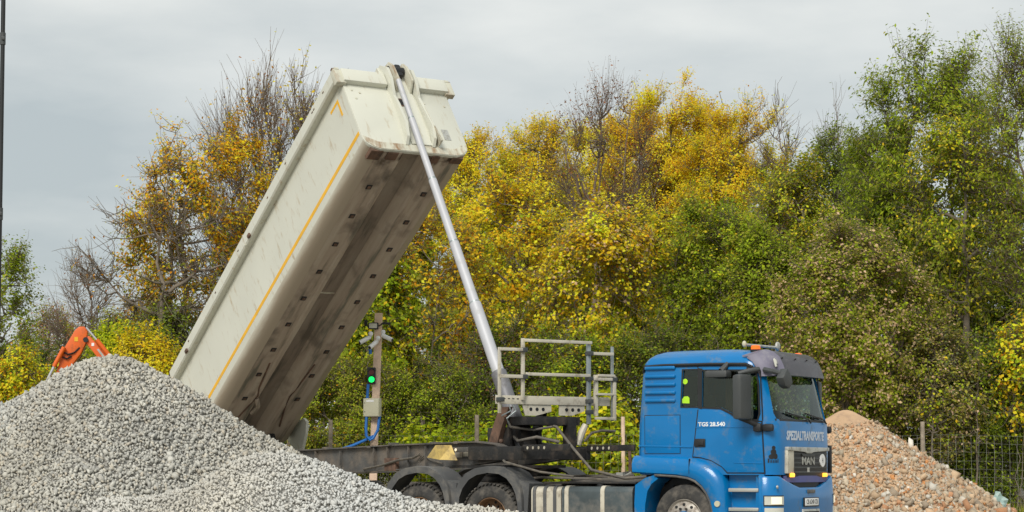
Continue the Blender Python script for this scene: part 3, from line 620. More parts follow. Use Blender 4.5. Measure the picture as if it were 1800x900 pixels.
# dark turntable girder and its tail bar
for s in (-1, 1):
    gd = tp(B().b2((-.15, s*.60, 1.41), (1.45, s*.68, 1.63), .01), 'turntable_girder', 'darksteel')
    tp(B().b2((1.45, s*.60, 1.55), (2.75, s*.64, 1.65), .008), 'girder_tail', 'darksteel', 35, gd)
    for k in range(4): tp(B().cyl((1.6+k*.16, s*.595, 1.60), (1.6+k*.16, s*.645, 1.60), .025, 10), 'girder_hole', 'alu', 40, gd)
tp(B().b2((1.30, -.62, 1.42), (1.44, .62, 1.60), .01), 'front_cross_girder', 'darksteel')
tp(B().b2((-.75, -.60, 1.55), (-.15, -.66, 1.63), .01), 'girder_bracket', 'chassis')
tp(B().cyl((-.55, -.67, 1.585), (-.55, -.685, 1.585), .025, 10), 'bracket_lamp', 'headlamp', 40)
wc = tp(B().loft([[(-1.03, -.72, 1.46), (-.75, -.72, 1.665), (-.62, -.72, 1.665), (-.42, -.72, 1.41)], [(-1.03, -.95, 1.46), (-.75, -.95, 1.665), (-.66, -.95, 1.665), (-.62, -.95, 1.42)]]), 'wheel_chock', 'yelworn', 30)
tp(B().b2((-1.05, -.52, 1.49), (-.95, -.56, 1.53), .008), 'side_marker_lamp', 'orangelens', 35)
tp(B().b2((-.83, -.518, 1.46), (-.60, -.524, 1.545)).b2((-.57, -.518, 1.475), (-.40, -.524, 1.55)), 'reflector_patch', 'alu', None)
tp(B().b2((-3.15, -.52, 1.23), (-2.75, -.60, 1.46), .01), 'mounting_plate', 'rust')
tp(B().tube([(-3.9, -.60, 1.26), (-3.2, -.62, 1.33), (-2.6, -.62, 1.42), (-2.1, -.6, 1.46), (-1.95, -.56, 1.52)], .022, 6), 'brake_hose', 'hose', 60)
tp(B().tube([(-2.0, -.54, 1.42), (-1.8, -.55, 1.5), (-1.6, -.55, 1.42), (-1.2, -.55, 1.36)], .012, 6), 'electric_cable', 'hose', 60)
# trailer wheels
for x in (-6.7, -8.05, -9.4):
    for s in (-1, 1): dup_under(dw, (x, s*1.06, .515), 0 if s < 0 else math.pi, trailer).name = 'trailer_wheel'
    tp(B().cyl((x, -.9, .515), (x, .9, .515), .07, 10).b2((x-.08, -.5, .5), (x+.08, -.42, 1.3)).b2((x-.08, .42, .5), (x+.08, .5, 1.3)), 'trailer_axle', 'chassis', 40)
# tipping ram
RB, RT = Vector((.52, 0, 1.62)), Vector((-3.80, 0, 8.50))
def rp_(z): return RB.lerp(RT, (z-RB.z)/(RT.z-RB.z))
ram = tp(B().cyl(rp_(1.62), rp_(2.88), .135, 24), 'ram_outer_sleeve', 'cylgrey', 40)
zz = [2.86, 4.09, 5.21, 6.41, 7.62, 8.42]; rads = [.106, .087, .076, .064, .051]
for k in range(5):
    st_ = tp(B().cyl(rp_(zz[k]-.05), rp_(zz[k+1]), rads[k], 20), 'ram_stage', 'chrome', 40)
    tp(B().cyl(rp_(zz[k]-.02), rp_(zz[k]+.03), rads[k]+.008, 20), 'stage_collar', 'cylgrey' if k == 0 else 'galv', 40, st_)
tp(B().b2((-.1, -.33, 1.6), (.55, -.25, 1.95), .01).b2((-.1, .25, 1.6), (.55, .33, 1.95), .01).cyl((.25, -.36, 1.8), (.25, .36, 1.8), .06, 12), 'ram_cradle', 'darksteel')
tp(B().loft([[(a, -.42, z), (a+.28, -.42, z), (a+.28, -.34, z), (a, -.34, z)] for a, z in ((.02, 1.6), (.20, 1.95), (.42, 2.28))]), 'ram_side_strut', 'rust', 30)
tp(B().loft([[(a, .34, z), (a+.2, .34, z), (a+.2, .42, z), (a, .42, z)] for a, z in ((.10, 1.6), (.24, 1.95), (.42, 2.28))]), 'ram_side_strut', 'darksteel', 30)
tp(B().xz([(.0, 1.60), (.75, 1.60), (.62, 1.85), (.50, 2.0), (.25, 2.05), (.1, 1.9)], -.12, .12, .02), 'ram_foot', 'darksteel')
tp(B().sphere((.50, -.44, 1.72), .04).sphere((.62, -.44, 2.13), .035), 'hydraulic_fitting', 'rust', 60)
tp(B().b2((.45, -.30, 1.98), (1.05, .75, 2.12), .01).b2((.9, .50, 1.6), (1.08, .66, 2.12), .01), 'platform_stand', 'darksteel')
# work platform behind the cab: rails, posts, deck beam, brackets
def plat(bld, name, m='alu', parent=None): return tp(bld, name, m, 35, parent)
X0 = 1.0
deck = plat(B().b2((X0-.02, -.86, 2.31), (X0+.04, 1.36, 2.45), .008), 'deck_beam')
plat(B().b2((X0-.50, -.36, 2.405), (X0-.02, 1.34, 2.43)), 'deck_grating', 'chassis', deck)
plat(B().b2((X0-.55, -.40, 2.33), (X0-.50, 1.30, 2.44), .008), 'rear_deck_beam', 'alu', deck)
for y, z0, z1, mm, wd in ((-.83, 2.16, 3.22, 'alu', .045), (-.385, 2.38, 3.38, 'alu', .05), (.905, 2.0, 3.37, 'galv', .06), (1.39, 2.06, 3.30, 'galv', .042), (1.05, 2.14, 2.82, 'alu', .06)):
    plat(B().b2((X0+.042, y-wd/2, z0), (X0+.042+wd, y+wd/2, z1), .006), 'guard_post', mm, deck)
plat(B().b2((X0+.10, 1.37, 2.07), (X0+.14, 1.42, 2.80), .006), 'guard_post', 'alu', deck)
for y0, y1, z, h in ((-.385, .935, 3.345, .05), (-.36, .90, 2.80, .05), (-.85, -.40, 3.19, .05), (-.85, -.40, 2.755, .055), (.935, 1.375, 3.17, .05), (.935, 1.375, 2.75, .05), (1.02, 1.42, 2.50, .035), (1.02, 1.42, 2.75-.20, 0.001), (1.0, 1.40, 2.10, .045), (1.06, 1.40, 2.78-.17+.20, .04)):
    if h > .01: plat(B().b2((X0+.102, y0, z-h/2), (X0+.102+.04, y1, z+h/2), .006), 'guard_rail', 'alu', deck)
for y, z in ((-.385, 3.19), (-.385, 2.755), (.905, 3.17), (.905, 2.75), (.905, 2.38), (.905, 2.2), (1.39, 2.75), (-.83, 2.38)):
    plat(B().b2((X0+.03, y-.045, z-.035), (X0+.155, y+.045, z+.035), .008), 'rail_clamp', 'darkplas', deck)
for y in (-.385, .3): pass
plat(B().yz([(-.36, 2.31), (.20, 2.31), (.20, 2.20), (-.10, 2.13), (-.30, 2.13)], X0, X0+.02), 'deck_bracket', 'alu', deck)
plat(B().yz([(.36, 2.31), (.86, 2.31), (.86, 2.22), (.62, 2.14), (.36, 2.14)], X0, X0+.02), 'deck_bracket', 'alu', deck)
for y in (-.2, -.08, .04, .50, .62, .74): plat(B().cyl((X0+.018, y, 2.235), (X0+.024, y, 2.235), .03, 10), 'bracket_hole', 'black', deck)
for k in range(4): plat(B().b2((X0+.038, -.74+k*.085, 2.39), (X0+.043, -.70+k*.085, 2.405)), 'beam_slot', 'black', deck)
plat(B().tube([(X0+.05, .86, 2.0), (X0+.02, .80, 1.86), (X0, .74, 1.66)], [.05, .065, .05], 10), 'ladder_foot', 'alu', deck)
plat(B().tube([(X0+.04, .84, 1.72), (X0+.1, .95, 1.86), (X0+.1, 1.15, 1.90), (X0+.1, 1.42, 1.89)], .022, 8), 'suspended_hose', 'hose', deck)
plat(B().tube([(X0+.02, -.55, 2.30), (X0+.04, -.5, 2.2), (X0, -.65, 2.08), (X0-.05, -.58, 2.0)], .015, 6).tube([(X0+.02, -.62, 2.30), (X0+.04, -.6, 2.2), (X0, -.75, 2.12)], .012, 6), 'loose_strap', 'galv', deck)
tp(B().tube([(.55, .1, 2.06), (1.1, .25, 1.95), (1.5, .3, 1.6), (1.95, .35, 1.25), (2.5, .6, 1.12), (2.9, 1.0, 1.16), (2.95, 1.15, 1.25), (2.7, 1.0, 1.3)], .025, 8), 'hydraulic_hose', 'hose', 60)
tp(B().tube([(.45, -.3, 2.1), (.65, -.35, 1.95), (.95, -.1, 1.9), (1.2, .1, 1.95)], .022, 8), 'hydraulic_hose', 'hose', 60)
tp(B().tube([(.5, -.2, 1.8), (.8, -.3, 1.72), (1.2, -.2, 1.78), (1.4, .1, 1.7)], .028, 8), 'hydraulic_hose', 'hose', 60)
tp(B().tube([(.3, -.35, 1.5), (1.1, -.75, 1.38), (1.9, -.6, 1.22), (2.4, -.3, 1.15)], .02, 6), 'electric_cable', 'hose', 60)

# ---- the raised body, in its own frame: x along the length (0 at the front, minus towards the tail), z up out of the load box
body = empty('tipping_body', (-4.07, 0, 8.499), 0, parent=trailer); body.rotation_euler = (0, -R(35.38), 0)
def bp(bld, name, m, smooth=35, parent=None): return bld.obj(name, m, parent or body, smooth)
LEN = -8.92
for s in (-1, 1):
    rust_pts = []
    side = bp(B().loft([[(x, s*1.10, -.10), (x, s*1.06, -.10), (x, s*1.06, -1.56), (x, s*1.10, -1.56)] for x in (0, LEN)]), 'side_wall', 'cream')
    rl = bp(B().loft([[(x, s*1.06, 0), (x, s*1.225, 0), (x, s*1.245, -.03), (x, s*1.245, -.235), (x, s*1.22, -.265), (x, s*1.06, -.265)] for x in (.05, LEN)]), 'top_rail', 'cream', 30)
    bp(B().b2((-.02, s*1.05, -.01), (.10, s*1.25, -.345), .012).b2((.02, s*1.12, -.02), (.108, s*1.21, .02)), 'corner_casting', 'creamdirty', 35, rl)
    bp(B().b2((.03, s*1.255, -.02), (.09, s*1.20, .012)), 'corner_rust', 'rust', None, rl)
    for x in (-.45, -.9, -.98, -2.35, -3.3, -4.9, -6.2, -7.8): bp(B().b2((x, s*1.243, -.10-.02*(int(-x*7) % 3)), (x+.055, s*1.252, -.125-.02*(int(-x*7) % 3)), .003), 'rail_bolt', 'rust', None, rl)
    for x in (-4.35, -8.0): bp(B().b2((x, s*1.24, -.20), (x+.10, s*1.285, -.27), .01), 'tarp_hook', 'rust', 35, rl)
    bp(B().b2((-.99, s*1.245, .0), (-4.42, s*1.2475, -.265)) if False else B().b2((-4.55, s*1.2, .003), (-4.57, s*1.2475, -.262)), 'rail_joint', 'creamdirty', None, rl)
    bp(B().b2((-.02, s*1.10, -1.455), (LEN+.1, s*1.104, -1.535)), 'contour_stripe', 'yellow', None, side)
    bp(B().b2((-.27, s*1.10, -.42), (-.62, s*1.104, -.475)).b2((-.27, s*1.10, -.4751), (-.325, s*1.104, -.80)), 'contour_corner', 'yellow', None, side)
    # lower chamfer and corner plate
    bp(B().loft([[(x, s*1.10, -1.56), (x, s*1.055, -1.56), (x, s*1.04, -1.66), (x, s*1.085, -1.68)] for x in (0, LEN)]), 'lower_side_plate', 'cream', 30)
    bp(B().loft([[(x, s*yy, v) for yy, v in ((1.085, -1.68), (1.055, -1.745), (1.0, -1.80), (.92, -1.845), (.82, -1.88), (.80, -1.85), (.90, -1.81), (1.0, -1.75), (1.04, -1.68))] for x in (0, LEN)]), 'rounded_bilge_plate', 'bilge', 60)
    # belly panel with a folded edge
    bp(B().loft([[(x, s*.82, -1.88), (x, s*.80, -1.842), (x, s*.30, -1.842), (x, s*.30, -1.88), (x, s*.33, -1.905), (x, s*.40, -1.905), (x, s*.43, -1.88)] for x in (-.02, LEN)]), 'belly_panel', 'under', 30)
    bp(B().loft([[(x, s*.30, -1.88), (x, s*.30, -1.842), (x, s*.17, -1.66), (x, s*.20, -1.68)] for x in (-.02, LEN)]), 'channel_flank', 'under', 30)
    for k in range(9):
        x = -.98-k*.80 if s < 0 else -1.05-k*.79
        lug = bp(B().b2((x-.055, s*.535, -1.879), (x+.055, s*.645, -1.892), .006), 'belly_socket', 'black', 35)
        bp(B().b2((x-.03, s*.56, -1.891), (x+.03, s*.62, -1.90)), 'socket_rust', 'rust', None, lug)
    bp(B().tube([(-6.2, s*.5, -1.885), (-7.0, s*.42, -1.89), (-7.25, s*.36, -1.91), (-7.55, s*.40, -1.89), (-8.3, s*.56, -1.89)], .018, 6), 'belly_cable', 'rust', 60)
    # hinge brackets at the tail
    bp(B().b2((LEN+.35, s*.42, -1.86), (LEN-.05, s*.56, -2.12), .02), 'tail_hinge', 'darksteel')
    bp(B().xz([(LEN+.02, .05), (LEN-.16, .05), (LEN-.20, -1.5), (LEN-.02, -2.02), (LEN+.10, -2.20), (LEN+.30, -2.26), (LEN+.62, -2.08), (LEN+.80, -1.88), (LEN+.72, -1.74), (LEN+.02, -1.5)], s*1.105, s*1.17, .01), 'tail_post', 'cream')
bp(B().b2((-.02, -.20, -1.64), (LEN, .20, -1.675)), 'channel_floor', 'channel')
hk = bp(B().tube([(-7.35, -.34, -1.90), (-7.5, -.27, -1.97), (-7.6, -.22, -1.93), (-7.85, -.26, -1.90)], .045, 6), 'hanging_bracket', 'under', 50)
# folded seam and scratches
bp(B().b2((-4.2, -.16, -1.674), (-4.24, .16, -1.68)), 'floor_seam', 'creamdirty', None)
# front wall
FW = [(-1.095, -.30), (-1.095, -1.55), (-1.088, -1.67), (-1.055, -1.745), (-1.0, -1.805), (-.92, -1.85), (-.80, -1.89), (.80, -1.89), (.92, -1.85), (1.0, -1.805), (1.055, -1.745), (1.088, -1.67), (1.095, -1.55), (1.095, -.30)]
fwl = bp(B().yz(FW, -.04, .025, .008), 'front_wall', 'cream')
bp(B().yz([(-1.08, -1.60), (-.80, -1.72), (.80, -1.72), (1.08, -1.60), (1.05, -1.735), (.92, -1.84), (.79, -1.88), (-.79, -1.88), (-.92, -1.84), (-1.05, -1.735)], .025, .035), 'front_wall_skirt', 'creamdirty', None, fwl)
bp(B().b2((-.05, -1.10, -.01), (.14, -.20, -.31), .02).b2((-.05, .44, -.01), (.14, 1.10, -.31), .02), 'front_top_rail', 'cream')
ears = []
for y, y2 in ((-.16, -.26), (.36, .30)):
    rb_ = bp(B().loft([[(.02, yy-.028, v), (dx, yy-.028, v), (dx, yy+.028, v), (.02, yy+.028, v)] for yy, v, dx in ((y-.02, .20, .12), (y, .02, .26), (y+.0, -.25, .26), (y+.03, -.55, .12), (y+.03, -.8, .15), (y2+.10, -1.3, .20), (y2+.06, -1.62, .16), (y2+.04, -1.74, .05))]), 'front_rib', 'cream', 30)
bp(B().loft([[(.02, .42, -.78), (.14, .42, -.78), (.16, .40, -.80)], [(.02, .80-.35, -1.72), (.22, .66-.2, -1.72), (.24, .60-.2, -1.74)]]), 'gusset', 'creamdirty', 30)
bp(B().xz([(-.30, .0), (-.10, .17), (.05, .20), (.08, .0)], -.24, -.19), 'hinge_gusset', 'cream')
for y in (.0, .29): bp(B().xz([(-.10, -.1), (-.12, .22), (-.02, .31), (.16, .28), (.24, .12), (.26, -.25), (.05, -.40)], y-.02, y+.02, .005), 'ram_ear', 'creamdirty')
bp(B().cyl((.10, -.04, .17), (.10, .33, .17), .045, 16).b2((.04, .09, -.05), (.17, .21, .24), .03).cyl((.11, .05, .10), (.11, .25, .10), .085, 16), 'ram_head', 'black', 40)
bp(B().b2((.026, -.10, .0), (.05, .32, -1.70)), 'ram_backing_plate', 'cream')
bp(B().cyl((.045, .0, -.66), (.058, .0, -.66), .10, 16), 'drain_hole', 'rust', 40)
bp(B().cyl((.05, .0, -.66), (.062, .0, -.66), .07, 16), 'drain_hole_mouth', 'black', 40)
bp(B().b2((.025, .66, -1.24), (.034, .80, -1.50)), 'rating_plate', 'silver', None)
bp(B().b2((-.22, -.62, -1.86), (-.03, -.40, -1.915), .02), 'front_bearing_block', 'rust'); bp(B().b2((-.20, .30, -1.86), (-.02, .46, -1.915), .02), 'front_bearing_block', 'rust'); pass
bp(B().xz([(-.02, -1.74), (-.30, -1.78), (-.26, -1.90), (-.02, -1.905)], -.97, -.72, .01), 'rusted_corner', 'rust')
bp(B().xz([(-.02, -1.78), (-.2, -1.80), (-.18, -1.895), (-.02, -1.90)], .72, .95, .01), 'rusted_corner', 'rust')
for y, z in ((-.95, -.45), (-.80, -.50), (.52, -.60), (.95, -.62), (-.92, -.65), (.97, -1.62)): bp(B().b2((.024, y-.02, z-.02), (.036, y+.02, z+.02), .004), 'wall_hook', 'creamdirty', 35, fwl)
# tailgate, swung open about the top edge
tg = bp(B().box((LEN-.30, 0, -1.0), (.06, 2.14, 1.9), Matrix.Rotation(R(12), 3, 'Y'), .01), 'tailgate', 'cream')
# ------------------------------------------------------------------ signal post behind the trailer
post = empty('signal_post', (-2.79, 41, 0), 0, 'pale square timber post carrying floodlight, cameras and a signal behind the trailer', 'post')
def sp(bld, name, m, smooth=35, parent=None): return bld.obj(name, m, parent or post, smooth)
sp(B().loft([[(-.075+dx, -.06, z), (.075+dx, -.06, z), (.075+dx, .08, z), (-.075+dx, .08, z)] for z, dx in ((-.1, -.03), (1.7, 0), (3.0, .045), (4.42, .085))]), 'timber_post', 'wood')
fl = empty('floodlight', (-2.80, 40.90, 4.15), R(-8), 'small dark floodlight near the top of the timber post', 'floodlight')
B().b2((-.10, -.05, -.07), (.10, .02, .07), .012).obj('housing', 'black', fl); B().b2((-.08, -.056, -.045), (.08, -.05, .05)).obj('lens', 'lensclear', fl)
B().tube([(-.10, .02, -.06), (-.16, .06, .06), (-.13, .06, .10)], .012, 6).tube([(.10, .02, .0), (.22, .02, .07), (.36, .03, .06)], .012, 6).obj('bracket', 'black', fl)
B().b2((.16, -.03, .03), (.34, .05, .06), .01).b2((-.19, -.02, .0), (-.13, .05, .12), .01).obj('junction_arm', 'black', fl)
def camera_(loc, rz, tilt, lab):
    e = empty('security_camera', loc, 0, lab, 'security camera', 'cameras on the timber post')
    q = Matrix.Rotation(rz, 3, 'Z') @ Matrix.Rotation(tilt, 3, 'Y')
    a, c = q @ Vector((0, 0, 0)), q @ Vector((.24, 0, 0))
    B().cyl(a, c, .045, 14).obj('camera_body', 'white', e, 40); B().cyl(c, q @ Vector((.246, 0, 0)), .034, 14).obj('camera_lens', 'black', e, 40)
    B().cyl(q @ Vector((-.01, 0, .0)), q @ Vector((-.05, .06, .05)), .03, 10).sphere(q @ Vector((-.04, .04, .06)), .05).obj('camera_mount', 'white', e, 50)
camera_((-2.88, 40.90, 3.92), R(205), R(28), 'white bullet camera pointing left from the timber post')
camera_((-2.74, 40.88, 3.83), R(232), R(32), 'white bullet camera in the middle, aimed down towards the yard')
camera_((-2.62, 40.92, 3.96), R(-25), R(24), 'white bullet camera pointing right from the timber post')
tl = empty('traffic_light', (-2.84, 40.90, 3.14), R(5), 'small two-lamp traffic light showing green on the timber post', 'traffic light')
B().b2((-.085, -.06, -.17), (.085, .04, .17), .015).obj('signal_housing', 'black', tl)
B().cyl((0, -.06, .075), (0, -.075, .075), .058, 20).obj('red_lens', 'redoff', tl, 40); B().cyl((0, -.06, -.075), (0, -.075, -.075), .058, 20).obj('green_lens', 'green', tl, 40)
for z in (.075, -.075):
    b = B(); b.loft([[(rr_*math.cos(a), y, z+rr_*math.sin(a)) for rr_ , y in ((.062, -.06), (.066, -.12), (.070, -.12), (.068, -.06))] for a in np.linspace(R(10), R(170), 10)]); b.obj('signal_visor', 'black', tl, 50)
cb = empty('control_cabinet', (-2.815, 40.86, 2.50), R(-14), 'beige electrical cabinet strapped to the timber post below the signal', 'electrical cabinet')
B().b2((-.165, -.09, -.185), (.165, .09, .185), .008).obj('cabinet_case', 'beige', cb); B().b2((-.155, -.098, -.175), (.155, -.089, .175), .006).obj('cabinet_door', 'beige', cb)
B().b2((-.10, -.101, .11), (.06, -.097, .15)).obj('door_label', 'white', cb)
for z in (.09, -.09): B().cyl((-.13, -.097, z), (-.13, -.104, z), .010, 8).obj('door_lock', 'black', cb)
ho = empty('blue_hose', (-2.8, 40.84, 1.9))
for pth, rad in (([(-2.90, 0, 2.97), (-2.92, 0, 2.68)], .03), ([(-2.93, 0, 2.33), (-2.94, -.04, 2.1), (-2.93, -.06, 1.93), (-2.86, -.06, 1.84), (-2.79, -.04, 1.88), (-2.70, -.02, 2.05), (-2.67, 0, 2.33)], .03), ([(-2.80, .04, 1.92), (-2.98, -.04, 1.83), (-3.2, -.14, 1.73), (-3.6, -.24, 1.6)], .03), ([(-2.87, .02, 3.72), (-2.86, .02, 3.58)], .035)):
    B().tube([(x+2.8, y, z-1.9) for x, y, z in pth], rad, 8).obj('hose_length', 'cable', ho, 60)
tag(ho, 'bright blue hose looping below the beige cabinet on the timber post', 'hose')

# ------------------------------------------------------------------ wire fence at the back of the yard
fe = empty('wire_fence', (0, 45, 0), 0, 'thin wire mesh fence between the yard and the trees', 'fence')
tops = {-4.03: 2.35, -.785: 2.46, 2.47: 2.42, 5.78: 2.36, 9.11: 2.31, 12.5: 2.3}
for x, z in tops.items():
    r_ = random.uniform(.045, .06); B().tube([(x, 0, -.2), (x+random.uniform(-.01, .01), 0, z)], [r_, r_*.9], 8).obj('fence_post', 'wood' if 2 < x < 3 else 'oldwood', fe, 40)
def wires(bld, z0s, vx, z0, z1, r):
    for z in z0s:
        bld.tube([(x, -.03+.01*math.sin(x*3), z+.02*math.sin(x*1.9+z)) for x in np.linspace(-4.2, 14, 40)], r, 3)
    for x in vx: bld.tube([(x+.012*math.sin(x*7+z*5), -.035, z) for z in np.linspace(z0, z1, 4)], r*.85, 3)
    return bld
o_ = wires(B(), [.35, .52, .70, .88, 1.06, 1.24, 1.42, 1.62, 1.82, 2.0], np.arange(-4.1, 14, .17), .3, 2.0, .0035).obj('mesh_wires', 'wire', fe, None)
o_['kind'] = 'stuff'
vc_ = B().tube([(2.55, 0.0, 2.05), (3.2, .0, 2.02), (3.9, .1, 2.1)], .012, 5).tube([(1.95, -.1, 1.30), (2.35, -.1, 1.55), (2.85, -.05, 2.0), (3.3, 0, 2.06)], .02, 6).obj('blue_rope', 'cable', None, 60)
tag(vc_, 'thin blue rope slung along the fence beside the cab', 'rope')

# ------------------------------------------------------------------ excavator behind the gravel heap
ex = empty('excavator', (-11.25, 46, 0), R(8), 'orange excavator, only its raised boom and arm showing above the gravel heap', 'excavator')
def ep(bld, name, m, smooth=40, parent=None): return bld.obj(name, m, parent or ex, smooth)
def fr(x, z): return (x+11.6, z)
# boom outline (x, z) seen from the side
BO = [(.15, 1.25), (.86, 3.38), (1.06, 4.02), (1.29, 4.42), (1.38, 4.50), (1.50, 4.50), (1.57, 4.40), (1.53, 4.12), (1.41, 3.85), (1.18, 3.55), (.99, 3.30), (.50, 1.25)]
boom = ep(B().xz(BO, -.16, .16, .015), 'boom', 'orange')
ep(B().b2((1.28, -.168, 4.16), (1.36, -.16, 4.26)), 'boom_sticker', 'yellow', None, boom)
ep(B().b2((1.00, -.168, 3.44), (1.08, -.16, 3.53)), 'boom_sticker', 'yellow', None, boom)
AR = [(1.46, 4.22), (1.55, 4.30), (1.64, 4.27), (2.03, 3.84), (3.05, 2.45), (3.0, 2.2), (2.8, 2.3), (1.80, 3.80)]
arm = ep(B().xz(AR, -.12, .12, .015), 'arm', 'orange')
ep(B().cyl((1.53, -.17, 4.20), (1.53, .17, 4.20), .06, 14), 'arm_pivot', 'black', 40, arm)
ep(B().b2((1.66, -.128, 4.06), (1.72, -.12, 4.13)), 'arm_sticker', 'white', None, arm)
ep(B().loft([[(1.78, y, 3.98), (1.82, y, 4.0), (1.98, y, 3.80), (1.94, y, 3.77)] for y in (-.128, -.12)]), 'arm_plate', 'silver', None, arm)
ep(B().cyl((.45, -.24, 2.75), (.86, -.24, 3.62), .03, 10), 'boom_cylinder_rod', 'chrome', 40)
ep(B().cyl((.84, -.24, 3.58), (1.06, -.24, 4.02), .05, 12), 'boom_cylinder', 'orange')
ep(B().cyl((1.54, -.2, 4.48), (1.80, -.2, 4.17), .022, 10), 'arm_cylinder_rod', 'chrome', 40)
ep(B().cyl((1.78, -.2, 4.20), (2.65, -.2, 3.1), .05, 12), 'arm_cylinder', 'orange')
ep(B().tube([(1.02, -.18, 3.92), (1.15, -.2, 3.86), (1.28, -.18, 3.90), (1.40, -.16, 4.02)], .02, 6).tube([(1.02, -.18, 3.80), (1.12, -.2, 3.76), (1.22, -.18, 3.82)], .02, 6), 'boom_hose', 'black', 60)
ep(B().b2((-1.8, -.8, .95), (.55, .8, 1.75), .08), 'engine_house', 'orange')
cabx = ep(B().b2((-.6, .0, 1.0), (.5, .78, 2.45), .08), 'cab', 'darkplas')
ep(B().b2((.49, .08, 1.4), (.515, .70, 2.3)), 'cab_window', 'winglass', None, cabx)
for s in (-1, 1):
    ep(B().xz([(-1.6, .35), (-1.35, .72), (1.1, .72), (1.35, .35), (1.1, 0.01), (-1.35, 0.01)], s*.55, s*.95, .05), 'track', 'black')
ep(B().xz([(2.5, 2.1), (2.95, 2.1), (3.0, 1.6), (2.7, 1.25), (2.2, 1.3), (2.1, 1.6), (2.5, 1.7)], -.35, .35, .03), 'bucket', 'darksteel')

# ------------------------------------------------------------------ dark mast at the left edge
ma = empty('dark_mast', (-5.085, 20, 0), 0, 'thin dark steel mast cut by the left edge of the picture', 'mast')
B().cyl((0, 0, 0), (0, 0, 6.4), .022, 12).obj('mast_tube', 'black', ma, 40)
for z in (1.95, 3.8, 5.56): B().cyl((0, 0, z-.06), (0, 0, z+.06), .029, 12).box((.012, -.02, z), (.03, .04, .035), None, .004).obj('mast_clamp', 'darkplas', ma, 40)

# ------------------------------------------------------------------ apartment blocks far behind
def block(x, y, wd, dp, z0, ht, rows, cols, label, m, ww=1.6, wh=1.5):
    e = empty('apartment_block', (x, y, z0), 0, label, 'apartment block')
    # wall with real window openings: piers and bands
    cw = wd/cols; rh = ht/(rows+.35)
    b = B(); b.b2((0, .35, 0), (wd, dp, ht))
    for r in range(rows+1):
        zt = r*rh+.9 if r < rows else ht; zb = 0 if r == 0 else (r-1)*rh+.9+wh
        b.b2((0, 0, zb), (wd, .35, zt))
    for r in range(rows):
        for c in range(cols+1):
            xa = 0 if c == 0 else c*cw-(cw-ww)/2; xb = wd if c == cols else c*cw+(cw-ww)/2
            b.b2((xa, 0, r*rh+.9), (xb, .35, r*rh+.9+wh))
    b.obj('wall', m, e, None)
    B().b2((-.3, -.3, ht), (wd+.3, dp, ht+.35)).obj('roof', 'concrete2', e, None)
    pane = None
    for r in range(rows):
        for c in range(cols):
            if pane is None: pane = B().b2((-ww/2, .25, 0), (ww/2, .30, wh)).obj('window', 'winglass', e, None); o = pane
            else: o = pane.copy(); C.objects.link(o)
            o.location = (c*cw+cw/2, 0, r*rh+.9)
    return e
block(-63.5, 300, 9.5, 12, -6, 28.2, 8, 3, 'pale yellow-grey apartment block showing above the bright yellow bush', 'concrete')
block(-77.5, 310, 14, 12, -6, 24, 7, 4, 'lower grey apartment block glimpsed behind the excavator boom and bare tree', 'concrete2')
# ------------------------------------------------------------------ heaps of stone
def smooth_noise(x, y, s, seed):
    r = np.random.default_rng(seed); out = np.zeros_like(x)
    for k in range(7):
        a = r.uniform(0, 2*np.pi); f = s*r.uniform(.6, 1.7); out += np.sin((x*np.cos(a)+y*np.sin(a))*f+r.uniform(0, 6.28))
    return out/7
# unit stones: jittered icosahedra
PHI = (1+5**.5)/2
ICO = np.array([(-1, PHI, 0), (1, PHI, 0), (-1, -PHI, 0), (1, -PHI, 0), (0, -1, PHI), (0, 1, PHI), (0, -1, -PHI), (0, 1, -PHI), (PHI, 0, -1), (PHI, 0, 1), (-PHI, 0, -1), (-PHI, 0, 1)])/1.9
ICF = np.array([(0, 11, 5), (0, 5, 1), (0, 1, 7), (0, 7, 10), (0, 10, 11), (1, 5, 9), (5, 11, 4), (11, 10, 2), (10, 7, 6), (7, 1, 8), (3, 9, 4), (3, 4, 2), (3, 2, 6), (3, 6, 8), (3, 8, 9), (4, 9, 5), (2, 4, 11), (6, 2, 10), (8, 6, 7), (9, 8, 1)])
BOX = np.array([(x, y, z) for x in (-1, 1) for y in (-1, 1) for z in (-1, 1)], float)*.5
BXF = np.array([(0, 1, 3), (0, 3, 2), (4, 6, 7), (4, 7, 5), (0, 4, 5), (0, 5, 1), (2, 3, 7), (2, 7, 6), (0, 2, 6), (0, 6, 4), (1, 5, 7), (1, 7, 3)])
CHIP = np.array([(-.9, -.5, -.55), (-.55, -.45, .5), (-.5, .75, -.45), (-.6, .45, .6), (.55, -.75, -.4), (.75, -.4, .45), (.85, .55, -.6), (.4, .6, .55)])
def rotm(n, r, tilt=None):
    a = r.uniform(0, 2*np.pi, n); b = r.uniform(-1, 1, n)*(tilt if tilt else 3.14); c = r.uniform(-1, 1, n)*(tilt if tilt else 3.14)
    ca, sa, cb, sb, cc, s_ = np.cos(a), np.sin(a), np.cos(b), np.sin(b), np.cos(c), np.sin(c); z = np.zeros(n); o = np.ones(n)
    Rz = np.stack([ca, -sa, z, sa, ca, z, z, z, o], 1).reshape(n, 3, 3); Rx = np.stack([o, z, z, z, cb, -sb, z, sb, cb], 1).reshape(n, 3, 3); Ry = np.stack([cc, z, s_, z, o, z, -s_, z, cc], 1).reshape(n, 3, 3)
    return Rx @ Ry @ Rz
